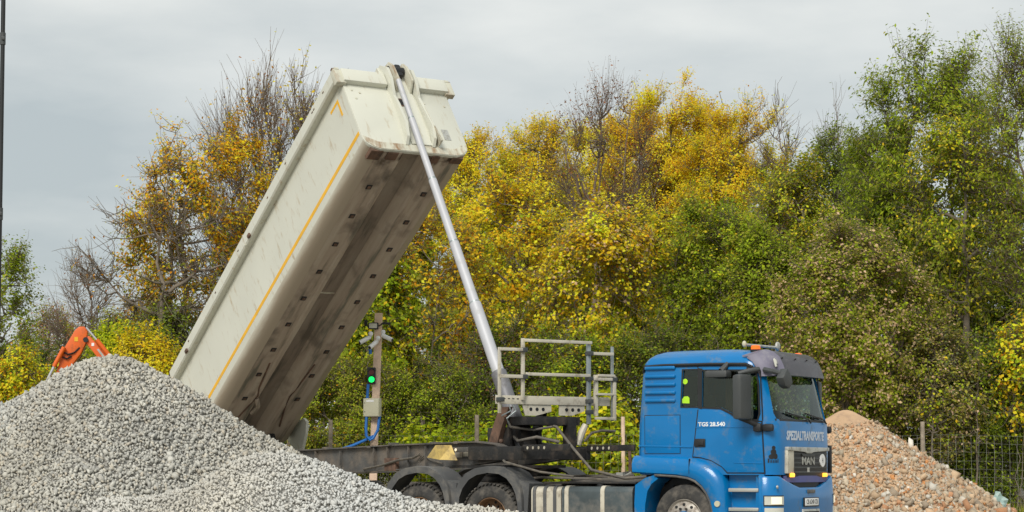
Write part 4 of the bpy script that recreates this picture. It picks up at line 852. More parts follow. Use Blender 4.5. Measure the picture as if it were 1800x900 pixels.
def stones(P, size, cols, r, flat=(.62, .85), base=None, faces=None, jit=.24, tilt=None):
    if base is None: base, faces = CHIP, BXF
    n = len(P); k = len(base)
    v = base[None]*(1+r.uniform(-jit, jit, (n, k, 1)))+r.uniform(-jit*.6, jit*.6, (n, k, 3))
    s = size[:, None]*np.stack([r.uniform(.95, 1.25, n), r.uniform(.8, 1.05, n), r.uniform(*flat, n)], 1)
    v = v*s[:, None, :]; v = np.einsum('nij,nkj->nki', rotm(n, r, tilt), v)+P[:, None, :]
    F = (faces[None]+(np.arange(n)*k)[:, None, None]).reshape(-1, 3)
    return v.reshape(-1, 3), F, np.repeat(cols, len(faces), 0)
def pixx(px, d): return (px-900)/3561*d
def pixz(py, d): return (823.-py)/3561*d*1.004+1.281
def crest(tab, d):
    X = np.array([pixx(p[0], d) for p in tab]); Z = np.array([pixz(p[1], d) for p in tab]); return lambda x: np.interp(x, X, Z)
def tri_grid(xs, ys, f):
    X, Y = np.meshgrid(xs, ys); Z = f(X, Y); V = np.stack([X, Y, Z], -1).reshape(-1, 3); nx = len(xs)
    i = np.arange((len(ys)-1)*nx).reshape(len(ys)-1, nx)[:, :-1].ravel(); return V, np.stack([i, i+1, i+nx+1, i+nx], 1)
# gravel: a tall heap with a paler, fresher ridge thrown in front of it
c1 = crest([(-500, 900), (-300, 830), (-120, 752), (0, 716), (30, 703), (60, 686), (100, 659), (120, 649), (150, 637), (185, 629), (225, 630), (250, 643), (290, 663), (340, 693), (400, 731), (450, 760), (500, 786), (550, 810), (600, 838), (640, 862), (700, 893), (850, 940), (1000, 985), (1200, 1020)], 30)
c2 = crest([(-600, 925), (-200, 905), (0, 892), (167, 884), (267, 877), (350, 852), (400, 822), (450, 800), (500, 795), (550, 807), (600, 829), (640, 848), (700, 872), (780, 887), (850, 893), (920, 905), (1000, 930), (1100, 970), (1250, 1010)], 27.0)
def hump(d, s, r): return s*(np.sqrt(d*d+r*r)-r)
def gh(x, y):
    a = c1(x)-hump(y-30-.25*np.sin(x*.9), .66, .35)
    b = c2(x)-hump(y-27.0, .60, .3)
    h = .5*(a+b+np.sqrt((a-b)**2+.02))+.03*smooth_noise(x, y, 4.0, 3)+.02*smooth_noise(x, y, 11, 5)
    return np.maximum(h, -.1)
gv = empty('gravel_heap', (0, 0, 0), 0, 'large heap of pale grey crushed stone in front of the tipping trailer', 'gravel heap')
V, F = tri_grid(np.linspace(-13, 3.2, 170), np.linspace(21.5, 36, 120), lambda x, y: gh(x, y)-.045)
np_mesh('heap_core', V, F, 'gravelbase', gv, smooth=True)
r = np.random.default_rng(11)
n = 190000
x = r.uniform(-8.6, 2.2, n); y = r.uniform(23.0, 31.6, n); h = gh(x, y)
px = 900+x/y*3561; py = 823-(h-1.281)/y*3561/1.004
ok = (h > .05) & (px > -60) & (py < 925) & (px < 1000)
x, y, h, px, py = [a[ok] for a in (x, y, h, px, py)]
# thin out: one stone per cell, two loose layers
cell = .0405; key = (np.floor(x/cell).astype(int)*100003+np.floor(y/(cell*.86)).astype(int)); _, idx = np.unique(key, return_index=True); r.shuffle(idx)
x, y, h = x[idx], y[idx], h[idx]
fresh = (c2(x)-hump(y-27.0, .60, .3)) > (c1(x)-hump(y-30-.25*np.sin(x*.9), .66, .35))
size = np.where(fresh, .0235, .028)*np.exp(r.normal(0, .30, len(x))); size = np.clip(size, .014, .08)
P = np.stack([x, y, h+r.uniform(-.6, .5, len(x))*size], 1)
pal = np.array([(.40, .395, .36), (.46, .455, .415), (.34, .34, .32), (.52, .515, .475), (.44, .395, .32), (.28, .285, .275), (.50, .465, .39)])
pr = np.array([.26, .22, .16, .14, .08, .08, .06]); cols = pal[r.choice(7, len(x), p=pr)]*np.array([.72, .705, .67])*r.uniform(.9, 1.1, (len(x), 1))+np.array([.145, .138, .120])
cols[fresh] = cols[fresh]*.45+np.array([.58, .565, .515])*.60
tn = smooth_noise(x, y*1.3, 1.7, 41)[:, None]; tn2 = smooth_noise(x, y, 5., 42)[:, None]; cols = cols*(1+.16*tn+.10*tn2)*(1+np.array([.05, .0, -.09])*np.clip(smooth_noise(x, y, 1.1, 43)*2, -1, 1)[:, None])
big = np.argsort(-size/(y*y*.001+.3))[:300]; rest = np.ones(len(x), bool); rest[big] = False
V, F, cc = stones(P[rest], size[rest], cols[rest], r); so_ = np_mesh('stone_mass', V, F, 'stone', gv, cc); so_['kind'] = 'stuff'
print('stones', len(x))
for i in big:
    V, F, cc = stones(np.zeros((1, 3)), size[i:i+1], cols[i:i+1], r); s_ = np_mesh('stone', V, F, 'stone', gv, cc); s_.location = P[i]
# rubble heap behind the cab
RX, RY = 6.36, 38.6
def rh(x, y):
    d = np.sqrt((x-RX)**2+((y-RY)*1.0)**2); a = np.arctan2(y-RY, x-RX)
    h = 2.40-(.705+.05*np.sin(a*3+1)+.03*np.sin(a*7))*(np.sqrt(d*d+.06)-.24)
    return h+.05*smooth_noise(x, y, 3, 21)+.03*smooth_noise(x, y, 8, 22)-.02
rb = empty('rubble_heap', (0, 0, 0), 0, 'conical heap of sandy demolition rubble with orange brick pieces behind the cab', 'rubble heap')
V, F = tri_grid(np.linspace(2.2, 10.8, 120), np.linspace(34.2, 43, 110), rh); V[:, 2] = np.maximum(V[:, 2], -.1); np_mesh('sandy_core', V, F, 'sand', rb, smooth=True)
r = np.random.default_rng(5); n = 110000
d = np.sqrt(r.uniform(.02, 1, n))*3.9; a = r.uniform(-np.pi, np.pi, n); x = RX+d*np.cos(a); y = RY+d*np.sin(a); h = rh(x, y)
keep = (y < RY+.8) & (h > 0) & ((x-RX)*.9+(RY-y)*.10+d*.75 > .45+r.normal(0, .45, n)); x, y, h, d = [q[keep] for q in (x, y, h, d)]
cell = .047; key = np.floor(x/cell).astype(int)*100003+np.floor(y/cell).astype(int); _, idx = np.unique(key, return_index=True); r.shuffle(idx); x, y, h, d = x[idx], y[idx], h[idx], d[idx]
dens = smooth_noise(x, y, 1.6, 77); kp = (r.uniform(0, 1, len(x)) < .97-.35*(dens > .35)); x, y, h, d = [q[kp] for q in (x, y, h, d)]
size = np.clip(.029*np.exp(r.normal(0, .50, len(x)))*(.58+.26*d), .012, .125)
P = np.stack([x, y, h+size*r.uniform(-.2, .6, len(x))], 1)
pal = np.array([(.46, .335, .215), (.44, .37, .27), (.48, .43, .35), (.36, .29, .21), (.44, .235, .125), (.52, .24, .09), (.46, .32, .20), (.60, .56, .48)])
ci = r.choice(8, len(x), p=[.26, .20, .12, .14, .08, .04, .11, .05]); cols = pal[ci]*r.uniform(.8, 1.2, (len(x), 1)); brick = (ci == 4) | (ci == 5)
big = np.argsort(-size)[:260]; rest = np.ones(len(x), bool); rest[big] = False
V, F, cc = stones(P[rest], size[rest], cols[rest], r, (.5, .9)); so_ = np_mesh('small_rubble', V, F, 'stone', rb, cc); so_['kind'] = 'stuff'
for i in big:
    if brick[i]: V, F, cc = stones(np.zeros((1, 3)), size[i:i+1]*1.5, cols[i:i+1], r, (.4, .6), BOX, BXF, .10); nm = 'brick_fragment'
    else: V, F, cc = stones(np.zeros((1, 3)), size[i:i+1], cols[i:i+1], r, (.45, .85)); nm = 'concrete_fragment'
    s_ = np_mesh(nm, V, F, 'stone', rb, cc); s_.location = P[i]
# a crumpled sheet near the foot of the rubble
b = B(); g_ = [[b.bm.verts.new((i*.07+random.uniform(-.02, .02), random.uniform(-.05, .05), j*.08+random.uniform(-.02, .02)-i*.02)) for i in range(5)] for j in range(5)]
for j in range(4):
    for i in range(4): b.bm.faces.new((g_[j][i], g_[j][i+1], g_[j+1][i+1], g_[j+1][i]))
sh = b.obj('plastic_scrap', 'scrap', None, None); sh.location = (8.85, 37.5, .62); sh.rotation_euler = (R(-30), R(25), 0)
tag(sh, 'crumpled pale grey-green plastic scrap lying on the right slope of the rubble heap', 'plastic scrap')
# ------------------------------------------------------------------ trees and shrubs
def tubes(Pts, Rad, sides):
    """Pts (n,k,3), Rad (n,k) -> vertices, quads"""
    n, k, _ = Pts.shape
    T = np.gradient(Pts, axis=1); T /= np.linalg.norm(T, axis=2, keepdims=True)+1e-9
    ref = np.where(np.abs(T[:, :1, 2:3]) > .8, np.array([[[1., 0, 0]]]), np.array([[[0, 0, 1.]]])); ref = np.broadcast_to(ref, T.shape)
    U = np.cross(T, ref); U /= np.linalg.norm(U, axis=2, keepdims=True)+1e-9; W = np.cross(T, U)
    a = np.arange(sides)*2*np.pi/sides
    V = Pts[:, :, None]+Rad[:, :, None, None]*(U[:, :, None]*np.cos(a)[None, None, :, None]+W[:, :, None]*np.sin(a)[None, None, :, None])
    base = (np.arange(n)*k*sides)[:, None, None]+(np.arange(k-1)*sides)[None, :, None]; i = np.arange(sides)[None, None]; j = (i+1) % sides
    F = np.stack([base+i, base+j, base+sides+j, base+sides+i], -1).reshape(-1, 4)
    return V.reshape(-1, 3), F
def merge(parts):
    V, F, o = [], [], 0
    for v, f in parts: V.append(v); F.append(f+o); o += len(v)
    return np.concatenate(V), np.concatenate(F)
def curves(A, Bp, k, r, sag=.12, lift=.15):
    """bent paths from A to B with a little wander"""
    n = len(A); t = np.linspace(0, 1, k)[None, :, None]; D = Bp-A; Ln = np.linalg.norm(D, axis=1)[:, None, None]
    P = A[:, None]+D[:, None]*t
    off = r.normal(0, 1, (n, 1, 3))*sag*Ln*np.sin(np.pi*t)*.6; off[..., 2] -= lift*(Ln*np.sin(np.pi*t))[..., 0]
    w = r.normal(0, .022, (n, k, 3))*Ln; w[:, 0] = 0; w[:, -1] = 0
    return P+off+w
def nearest(S, Q, up=1.0, axis=None):
    out = np.empty(len(Q), int)
    for s in range(0, len(Q), 256):
        q = Q[s:s+256]; D = S[None]-q[:, None]; d = np.linalg.norm(D, axis=2)+up*np.maximum(0, D[..., 2]+.1*0)
        out[s:s+256] = d.argmin(1)
    return out
LP = dict(
    yellow=[(.88, .66, .03), (.90, .72, .04), (.80, .64, .03), (.88, .58, .03)], lemon=[(.68, .66, .03), (.80, .72, .035), (.52, .55, .03)],
    golden=[(.90, .61, .03), (.90, .54, .02), (.90, .67, .03)], orange=[(.78, .40, .02), (.66, .29, .015), (.82, .48, .025)],
    rust=[(.32, .11, .025), (.38, .15, .035), (.22, .085, .03)], brown=[(.20, .11, .055), (.27, .15, .075), (.15, .08, .04)],
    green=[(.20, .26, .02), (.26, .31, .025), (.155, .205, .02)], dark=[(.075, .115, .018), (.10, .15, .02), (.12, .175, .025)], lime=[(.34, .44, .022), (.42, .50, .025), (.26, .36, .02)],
    olive=[(.34, .32, .05), (.40, .36, .06), (.27, .27, .04)], tan=[(.62, .44, .26), (.68, .47, .31), (.52, .38, .20)], grey=[(.17, .20, .08), (.20, .23, .10)], red=[(.46, .14, .05), (.36, .15, .07), (.50, .24, .10)])
def palette(mix, n, r):
    ks = list(mix); pk = r.choice(len(ks), n, p=np.array([mix[k] for k in ks])/sum(mix.values())); out = np.empty((n, 3))
    for i, k in enumerate(ks):
        m = pk == i; a = np.array(LP[k]); out[m] = a[r.integers(len(a), size=m.sum())]
    return out*r.uniform(.8, 1.2, (n, 1))
ntri = 0
def tree(name, label, cat, px, d, ytop, ycrown, hw, mix, seed, low=None, group=None, nsub=150, ntw=1300, nleaf=8, leaf=.10, lw=.62, stems=1, bare=0., patchy=.5, twl=.55, bark='bark', droop=.3, tr=.13, up=.35, shape=1., thick=.75, base=None, lean=0., tw_r=.005, spread=.07):
    """px: picture column of the crown centre, d: metres away, ytop/ycrown: picture rows of crown top and underside, hw: half width in picture columns"""
    global ntri
    r = np.random.default_rng(seed); leaf *= .9; nleaf *= 1.15
    x0 = pixx(px, d); zt = pixz(ytop, d); zb = max(pixz(ycrown, d), .5); rx = hw*1.04/3561*d; ry = rx*thick; g0 = gz(x0, d); zc = (zt+zb)/2; rz = (zt-zb)/2
    e = empty(name, (x0, d, g0), 0, label, cat, group); z0 = g0
    # crown targets, in world units relative to the base
    def crown(n, shell):
        u = r.normal(size=(n*3, 3)); u /= np.linalg.norm(u, axis=1)[:, None]; q = r.uniform(shell, 1, (n*3, 1))**(1/2.2)
        p = u*q; a = np.arctan2(p[:, 1], p[:, 0]); ph = r.uniform(0, 6.28, 4)
        lump = 1+.10*np.sin(2*a+ph[0]+3*p[:, 2])+.09*np.sin(5*a+ph[1])*np.cos(4*p[:, 2]+ph[2])
        p = p*lump[:, None]
        # narrower towards the top when shape > 1, towards the bottom when shape < 1
        k = np.clip(1-(shape-1)*p[:, 2]*.6, .3, 1.6); p[:, 0] *= k; p[:, 1] *= k
        return np.stack([p[:, 0]*rx+lean*p[:, 2]*rx, p[:, 1]*ry, zc-z0+p[:, 2]*rz], 1)[:n]
    S, SR, parts = [], [], []
    bh = 0 if base is None else base
    nst = stems
    tops = crown(nst, .25); tops[:, 2] = np.maximum(tops[:, 2], zc-z0+rz*.35)+(0 if nst > 1 else rz*.04)
    if nst == 1: tops[0, :2] *= .4
    b0 = np.zeros((nst, 3)); b0[:, :2] = r.normal(0, .12 if nst > 1 else 0, (nst, 2)); b0[:, 2] = -.15
    trunk = curves(b0, tops, 9, r, .025, -.02); tt = np.linspace(0, 1, 9)
    R0 = tr*(1 if nst == 1 else .62); trad = R0*(1-tt*.85)[None]*r.uniform(.8, 1.15, (nst, 1))
    parts.append(tubes(trunk, trad, 7)); dense = np.stack([trunk[:, :-1]+(trunk[:, 1:]-trunk[:, :-1])*f for f in (0, .33, .66)], 2).reshape(-1, 3); S.append(dense); SR.append(np.repeat(trad[:, :-1], 3, 1).ravel())
    # limbs
    nl = max(8, nsub//9); tg = crown(nl, .35); Sx = S[0]; ok = Sx[:, 2] > (zb-z0)*.55; Sx, Rx = Sx[ok], SR[0][ok]
    q = tg.copy(); q[:, 2] -= np.linalg.norm(tg[:, :2], axis=1)*up*1.6; i = nearest(Sx, q, .2); limb = curves(Sx[i], tg, 8, r, .10, .05); lr = (np.minimum(Rx[i]*.7, R0*.5)+.012)[:, None]*np.linspace(1, .25, 8)[None]
    parts.append(tubes(limb, lr, 5)); S1 = np.stack([limb[:, :-1]+(limb[:, 1:]-limb[:, :-1])*f for f in (0, .5)], 2).reshape(-1, 3); R1 = np.repeat(lr[:, :-1], 2, 1).ravel()
    # branches
    tg = crown(nsub, .40); i = nearest(np.r_[S1, Sx], tg-np.array([0, 0, .35*up]), .3); A = np.r_[S1, Sx][i]; br = curves(A, tg, 6, r, .10, .06); rr_ = (np.minimum(np.r_[R1, Rx][i]*.6, .035)+.006)[:, None]*np.linspace(1, .3, 6)[None]
    parts.append(tubes(br, rr_, 4)); S2 = np.stack([br[:, :-1]+(br[:, 1:]-br[:, :-1])*f for f in (0, .5)], 2).reshape(-1, 3); own = np.repeat(np.arange(nsub), 10)
    # twigs
    k = r.choice(len(S2), ntw, p=np.tile(np.arange(1, 11)**1.3, nsub)/(nsub*(np.arange(1, 11)**1.3).sum())); A = S2[k]; c = np.array([0, 0, zc-z0]); out = (A-c)/np.array([rx, ry, rz]); out /= np.linalg.norm(out, axis=1)[:, None]+.3
    D = out*.7+r.normal(0, .55, (ntw, 3))+np.array([0, 0, up]); D /= np.linalg.norm(D, axis=1)[:, None]; ln = twl*r.uniform(.5, 1.3, ntw)
    tw = curves(A, A+D*ln[:, None], 4, r, .10, .02 if bare > .5 else .08); parts.append(tubes(tw, tw_r*np.linspace(1.25, .45, 4)[None]*r.uniform(.8, 1.3, (ntw, 1)), 3))
    V, F = merge(parts); np_mesh('trunk_and_branches', V, F, bark, e, smooth=True); ntri += len(F)*2
    # leaves
    wsub = np.exp(r.normal(0, patchy, nsub))*(r.uniform(0, 1, nsub) > bare*.6); osub = own[k]; cnt = np.minimum(r.poisson(nleaf*(1-bare)*wsub[osub]), int(nleaf*3)+2)
    j = np.repeat(np.arange(ntw), cnt); n = len(j)
    if n:
        t = r.uniform(.15, 1.05, n)[:, None]; P = A[j]+(D[j]*ln[j][:, None])*t+r.normal(0, spread, (n, 3))
        # blades turn their upper side outwards and upwards, as leaves do
        o3 = (P-c)/np.array([rx, ry, rz]); o3 /= np.linalg.norm(o3, axis=1)[:, None]+.2; nn = o3*1.0+np.array([0, 0, .55])+r.normal(0, .50, (n, 3)); nn /= np.linalg.norm(nn, axis=1)[:, None]
        ax = r.normal(0, 1, (n, 3))+np.array([0, 0, -droop*2]); ax -= nn*(ax*nn).sum(1)[:, None]; ax /= np.linalg.norm(ax, axis=1)[:, None]+1e-6
        sd = np.cross(nn, ax)
        l = leaf*r.uniform(.6, 1.25, n)[:, None]; wd = l*lw*.5
        v = np.stack([P, P+ax*l*.45+sd*wd+nn*wd*.35, P+ax*l, P+ax*l*.45-sd*wd+nn*wd*.35], 1).reshape(-1, 3); f = np.arange(n*4).reshape(-1, 4)
        hi = palette(mix, n, r)
        if low:
            lo = palette(low, n, r); zr = (P[:, 2]+z0-zb)/(zt-zb)+r.normal(0, .16, n)+.22*r.normal(0, 1, nsub)[osub[j]]; hi = np.where((zr < .45)[:, None], lo, hi)
        hi *= (1.14+.14*r.normal(0, 1, nsub)[osub[j]]).clip(.6, 1.5)[:, None]
        np_mesh('foliage', v, f, 'leaf', e, np.clip(hi, 0, .9)); ntri += n*2
    return e
T = tree
TG = 'trees in the wood behind the yard'
# far left
T('green_tree', 'light green tree cut by the left edge, behind the dark mast', 'tree', 0, 58, 430, 690, 55, dict(green=5, lime=3, olive=2), 101, ntw=900, nleaf=8, patchy=.7, leaf=.11, up=.5, nsub=110)
T('ochre_tree', 'reddish and olive young tree between the left edge tree and the bare tree', 'tree', 78, 66, 540, 720, 58, dict(olive=4, red=3, lime=2), 102, ntw=900, nleaf=6, patchy=.6, bare=.1)
T('reddish_tree', 'thin red-leaved tree just left of the excavator boom', 'tree', 115, 72, 548, 700, 45, dict(red=5, tan=3, olive=2), 103, ntw=700, nleaf=4, bare=.2)
T('bare_tree', 'small leafless tree rising behind the excavator boom', 'tree', 143, 62, 455, 640, 62, dict(brown=1), 104, ntw=900, nleaf=.5, bare=.95, nsub=110, twl=.7, up=.8, bark='twig', tr=.09, tw_r=.005, shape=.8)
T('dark_green_tree', 'deep green tree between the yellow bush and the raised tipper body', 'tree', 295, 48, 545, 720, 55, dict(green=5, grey=3, lime=1), 105, ntw=1000, nleaf=8)
T('olive_tree', 'olive brown tree just right of the excavator arm', 'tree', 205, 60, 560, 690, 36, dict(olive=4, brown=2, green=3), 106, ntw=700, nleaf=8)
T('lime_bush', 'round yellow-green bush beside the excavator arm', 'bush', 206, 47.5, 577, 720, 42, dict(lime=6, lemon=3), 107, ntw=800, nleaf=11, leaf=.09, twl=.35, tr=.05, stems=4)
T('yellow_bush', 'bright golden yellow bush above the crest of the gravel heap', 'bush', 252, 46.8, 578, 740, 46, dict(yellow=7, golden=2, lemon=3), 108, ntw=800, nleaf=12, leaf=.085, twl=.4, up=.9, tr=.05, stems=5)
T('yellow_bush', 'loose yellow bush between the bright yellow one and the tipper body', 'bush', 300, 47, 622, 740, 35, dict(yellow=4, lime=3), 109, ntw=500, nleaf=9, leaf=.085, twl=.4, up=.9, tr=.05, stems=4)
T('vine_covered_bush', 'yellow climbing bush at the lower left edge above the gravel', 'bush', 30, 47, 615, 740, 38, dict(yellow=5, orange=1, lime=4), 110, ntw=550, nleaf=9, leaf=.09, twl=.35, tr=.04, stems=4)
T('vine_covered_bush', 'low yellow-leaved bush left of the excavator boom foot', 'bush', 95, 48, 645, 740, 32, dict(yellow=4, lime=3, olive=3), 111, ntw=400, nleaf=8, leaf=.085, twl=.35, tr=.04, stems=3)
T('dark_shrub', 'dark green shrub low behind the excavator boom', 'shrub', 75, 62, 610, 740, 90, dict(green=4, dark=5, olive=2), 112, ntw=900, nleaf=10, leaf=.10, tr=.05, stems=5)
T('dark_shrub', 'dark olive shrub low below the bare tree', 'shrub', 160, 64, 618, 740, 60, dict(green=3, dark=4, olive=3), 113, ntw=700, nleaf=10, leaf=.10, tr=.05, stems=5)
# the big tree behind the tipper body
T('orange_leaved_tree', 'broad tree with orange and olive leaves left of the raised tipper body', 'tree', 340, 49, 208, 585, 122, dict(orange=6, golden=5, olive=3), 120, low=dict(orange=4, golden=2, olive=5, green=3), ntw=1700, nsub=160, nleaf=9, leaf=.10, patchy=.75, tr=.16, stems=3, lean=.28, thick=.7, tw_r=.007)
T('bare_limbed_tree', 'tree with long leafless limbs reaching out low towards the left', 'tree', 295, 48, 330, 575, 165, dict(orange=4, rust=3, olive=2), 121, ntw=650, nsub=70, nleaf=1.2, bare=.55, twl=.7, up=.25, bark='bark', tr=.13, lean=.2, thick=.5, leaf=.10, tw_r=.007)
T('twiggy_tree', 'purple-brown leafless tree with upright twigs touching the tipper body', 'tree', 470, 51, 122, 560, 108, dict(rust=3, orange=4, golden=2), 122, ntw=2300, nsub=170, nleaf=1.1, bare=.45, twl=1.15, up=1.7, bark='twig', tr=.12, stems=6, thick=.8, tw_r=.0055, shape=.9)
T('yellow_tipped_tree', 'slender tree with a few yellow leaves at its top beside the tipper corner', 'tree', 520, 50, 120, 420, 48, dict(yellow=4, golden=3), 123, ntw=500, nsub=50, nleaf=1.5, bare=.35, twl=.6, up=1., bark='twig', tr=.07, leaf=.12)
# wood right of the tipper body, back to front
BACK = [(560, 67, 470, 700, 110, dict(green=3, olive=4, dark=3), 'dark tree behind the tipper body above the signal post'),
        (700, 68, 380, 700, 100, dict(olive=4, green=3, lemon=2), 'olive backdrop tree right behind the telescopic ram'),
        (812, 70, 300, 700, 90, dict(lime=3, olive=4, lemon=3), 'yellow-green backdrop tree between ram and forest edge'),
        (930, 72, 262, 700, 110, dict(olive=3, yellow=3, lime=3), 'backdrop tree filling the gap below the pale yellow crown'),
        (1060, 72, 260, 700, 110, dict(olive=4, lemon=2, brown=2), 'backdrop tree behind the brown half-bare crown'),
        (1190, 72, 255, 700, 120, dict(yellow=3, olive=4, lime=2), 'backdrop tree behind the golden crown'),
        (1330, 70, 275, 700, 110, dict(olive=4, green=4), 'backdrop tree between golden crown and dark green crown'),
        (1440, 66, 262, 700, 110, dict(green=5, lime=2, olive=3), 'dark green backdrop tree above the cab'),
        (1570, 64, 262, 760, 110, dict(green=6, dark=3, lime=1), 'dark backdrop tree above the rubble heap'),
        (1720, 66, 260, 780, 120, dict(green=5, dark=5, olive=2), 'dark backdrop tree near the right edge')]
for i, (px, d, yt, yc, hw, mix, lab) in enumerate(BACK):
    T('backdrop_tree', lab, 'tree', px, d, yt, yc, hw, mix, 200+i, group=TG, ntw=1000, nsub=90, nleaf=13, leaf=.17, lw=.7, patchy=.3, thick=.5, twl=.5, tr=.15)
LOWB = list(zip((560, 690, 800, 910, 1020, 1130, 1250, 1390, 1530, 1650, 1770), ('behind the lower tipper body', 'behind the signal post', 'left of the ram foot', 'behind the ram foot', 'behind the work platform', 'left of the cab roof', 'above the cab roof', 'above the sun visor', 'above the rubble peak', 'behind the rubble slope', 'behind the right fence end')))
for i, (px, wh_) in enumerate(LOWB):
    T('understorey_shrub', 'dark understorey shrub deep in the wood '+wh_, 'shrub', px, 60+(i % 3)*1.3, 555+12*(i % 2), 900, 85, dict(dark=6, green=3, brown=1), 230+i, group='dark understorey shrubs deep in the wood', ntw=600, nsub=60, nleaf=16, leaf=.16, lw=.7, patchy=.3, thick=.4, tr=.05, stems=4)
# the autumn crowns
T('yellow_tree', 'yellow poplar-shaped tree nearest to the raised tipper body', 'tree', 843, 60, 222, 600, 72, dict(yellow=7, lemon=2, golden=5), 300, low=dict(lemon=5, lime=4, olive=2, yellow=3), ntw=2800, leaf=.085, shape=.75, nleaf=11, patchy=.5, up=.9, nsub=150)
T('pale_yellow_tree', 'yellow tree second from the tipper body with a rounded top', 'tree', 945, 61, 192, 610, 88, dict(yellow=5, golden=6, lemon=1), 301, low=dict(lemon=4, lime=3, olive=2, yellow=4), ntw=3300, leaf=.085, shape=.75, nleaf=11, patchy=.5, up=.8, nsub=180)
T('brown_tree', 'nearly bare brown tree with rusty seed tufts and a bird nest', 'tree', 1065, 57, 148, 470, 80, dict(rust=5, brown=5), 302, low=dict(brown=3, golden=3, olive=2), tw_r=.004, ntw=1300, nsub=110, nleaf=3.6, bare=.25, twl=.9, up=1.2, bark='twig', leaf=.085, stems=3, tr=.14, shape=.75)
T('golden_tree', 'tall orange-gold tree forming the highest autumn crown', 'tree', 1185, 62, 150, 620, 122, dict(golden=8, yellow=3, orange=2), 303, low=dict(yellow=4, lemon=3, olive=3), ntw=5200, nleaf=15, patchy=.25, up=1., nsub=260, leaf=.09, shape=.7)
T('golden_tree', 'orange-yellow tree with bare twigs right of the highest golden crown', 'tree', 1315, 60, 182, 600, 112, dict(golden=6, yellow=5, orange=1), 304, low=dict(lemon=4, yellow=3, lime=3), ntw=3200, leaf=.09, shape=.75, nleaf=12, patchy=.4, up=.9, nsub=170)
T('bare_topped_tree', 'thin tree with black bare twigs above the golden crowns', 'tree', 1365, 58, 170, 500, 50, dict(golden=3, brown=2), 305, ntw=350, nsub=60, nleaf=.8, bare=.7, twl=.8, up=.8, bark='twig', tr=.07, tw_r=.006)
T('bare_topped_tree', 'bare-twigged slender tree just left of the big green tree', 'tree', 1470, 58, 190, 480, 40, dict(green=3, brown=2), 306, ntw=350, nsub=40, nleaf=.5, bare=.6, twl=.8, up=1.4, bark='twig', tr=.07)
T('dark_green_tree', 'dark green tree between the golden crowns and the big green tree', 'tree', 1470, 57, 222, 640, 68, dict(green=6, dark=3, grey=2), 307, ntw=2000, nleaf=9, patchy=.5, leaf=.095)
T('yellowing_tree', 'green and yellow tree below the bare black twigs', 'tree', 1400, 56, 245, 640, 72, dict(lime=4, olive=4, yellow=3, green=3), 308, ntw=1800, nleaf=9, patchy=.6)
T('golden_backed_tree', 'gold tree filling the crown line just right of the brown bare crown', 'tree', 1125, 64.5, 152, 560, 68, dict(golden=7, yellow=4), 314, ntw=2400, nleaf=14, leaf=.09, patchy=.25, up=.9, shape=.6, nsub=150)
T('golden_backed_tree', 'gold tree filling the crown line left of the black bare twigs', 'tree', 1245, 64, 160, 560, 74, dict(golden=7, yellow=5), 315, ntw=2400, nleaf=14, leaf=.09, patchy=.25, up=.9, shape=.6, nsub=150)
T('yellow_backed_tree', 'yellow tree filling the gap behind the brown half-bare crown', 'tree', 1062, 64, 196, 600, 90, dict(yellow=5, golden=5, lemon=2), 309, low=dict(yellow=5, lemon=4, olive=1), ntw=2800, nleaf=14, leaf=.09, patchy=.4, up=.9, shape=.75, nsub=170)
# the big green tree on the right
T('tall_green_tree', 'tallest green tree with drooping sprays of leaves near the right edge', 'tree', 1645, 50, 78, 640, 128, dict(green=6, lime=4, olive=2), 310, low=dict(green=6, dark=3, yellow=1, lime=2), ntw=3300, nsub=210, nleaf=9, leaf=.135, lw=.42, patchy=.65, droop=.9, up=.5, tr=.20, stems=2, twl=.8)
T('yellow_flecked_tree', 'yellow-flecked part-green tree growing in front of the tallest green tree', 'tree', 1690, 48, 170, 560, 95, dict(yellow=3, lime=4, green=3, olive=2), 311, low=dict(green=5, olive=3, yellow=1), ntw=1700, nsub=130, nleaf=7, leaf=.115, lw=.5, patchy=.8, droop=.6, twl=.7)
T('grey_green_tree', 'grey-green tree with small leaves cut by the right edge', 'tree', 1800, 47, 52, 600, 66, dict(grey=1, green=5, lime=3, olive=3), 312, ntw=1800, nsub=140, nleaf=8, leaf=.10, lw=.4, patchy=.6, up=.9, twl=.8, bark='twig', tr=.07)
T('spray_tree', 'slim green tree with arching sprays left of the tallest green tree', 'tree', 1560, 52, 200, 560, 62, dict(green=6, lime=4), 313, ntw=1200, nsub=90, nleaf=8, leaf=.13, lw=.42, patchy=.7, droop=.9, twl=.7, tr=.08, up=.5)
# middle storey
T('sparse_maple', 'sparse bright yellow maple standing behind the telescopic ram', 'tree', 890, 51, 300, 690, 95, dict(yellow=6, golden=4, orange=2, lime=1), 320, low=dict(yellow=5, golden=2, lime=3, olive=2), ntw=2000, nsub=150, nleaf=4.5, leaf=.11, lw=.8, patchy=1.0, twl=.6, tr=.09)
T('sparse_maple', 'sparse yellow and orange maple above the work platform', 'tree', 1050, 50, 345, 690, 95, dict(yellow=6, golden=3, tan=2, olive=2, orange=1), 321, low=dict(yellow=4, golden=2, lime=4, olive=2), ntw=2000, nsub=150, nleaf=4.8, leaf=.108, lw=.8, patchy=.9, tr=.09, stems=2)
T('thin_sapling', 'thin sapling with orange leaves between the ram and the signal post', 'tree', 760, 50, 335, 690, 85, dict(yellow=4, orange=3, olive=3), 322, ntw=1500, nsub=130, nleaf=3.6, leaf=.115, patchy=.9, bare=.15, tr=.07, stems=3)
T('bright_green_tree', 'fresh lime green tree behind the timber signal post', 'tree', 655, 49.5, 440, 700, 62, dict(lime=6, green=3, yellow=2), 323, ntw=1100, nsub=90, nleaf=7, leaf=.13, lw=.8, patchy=.7, tr=.07, stems=2)
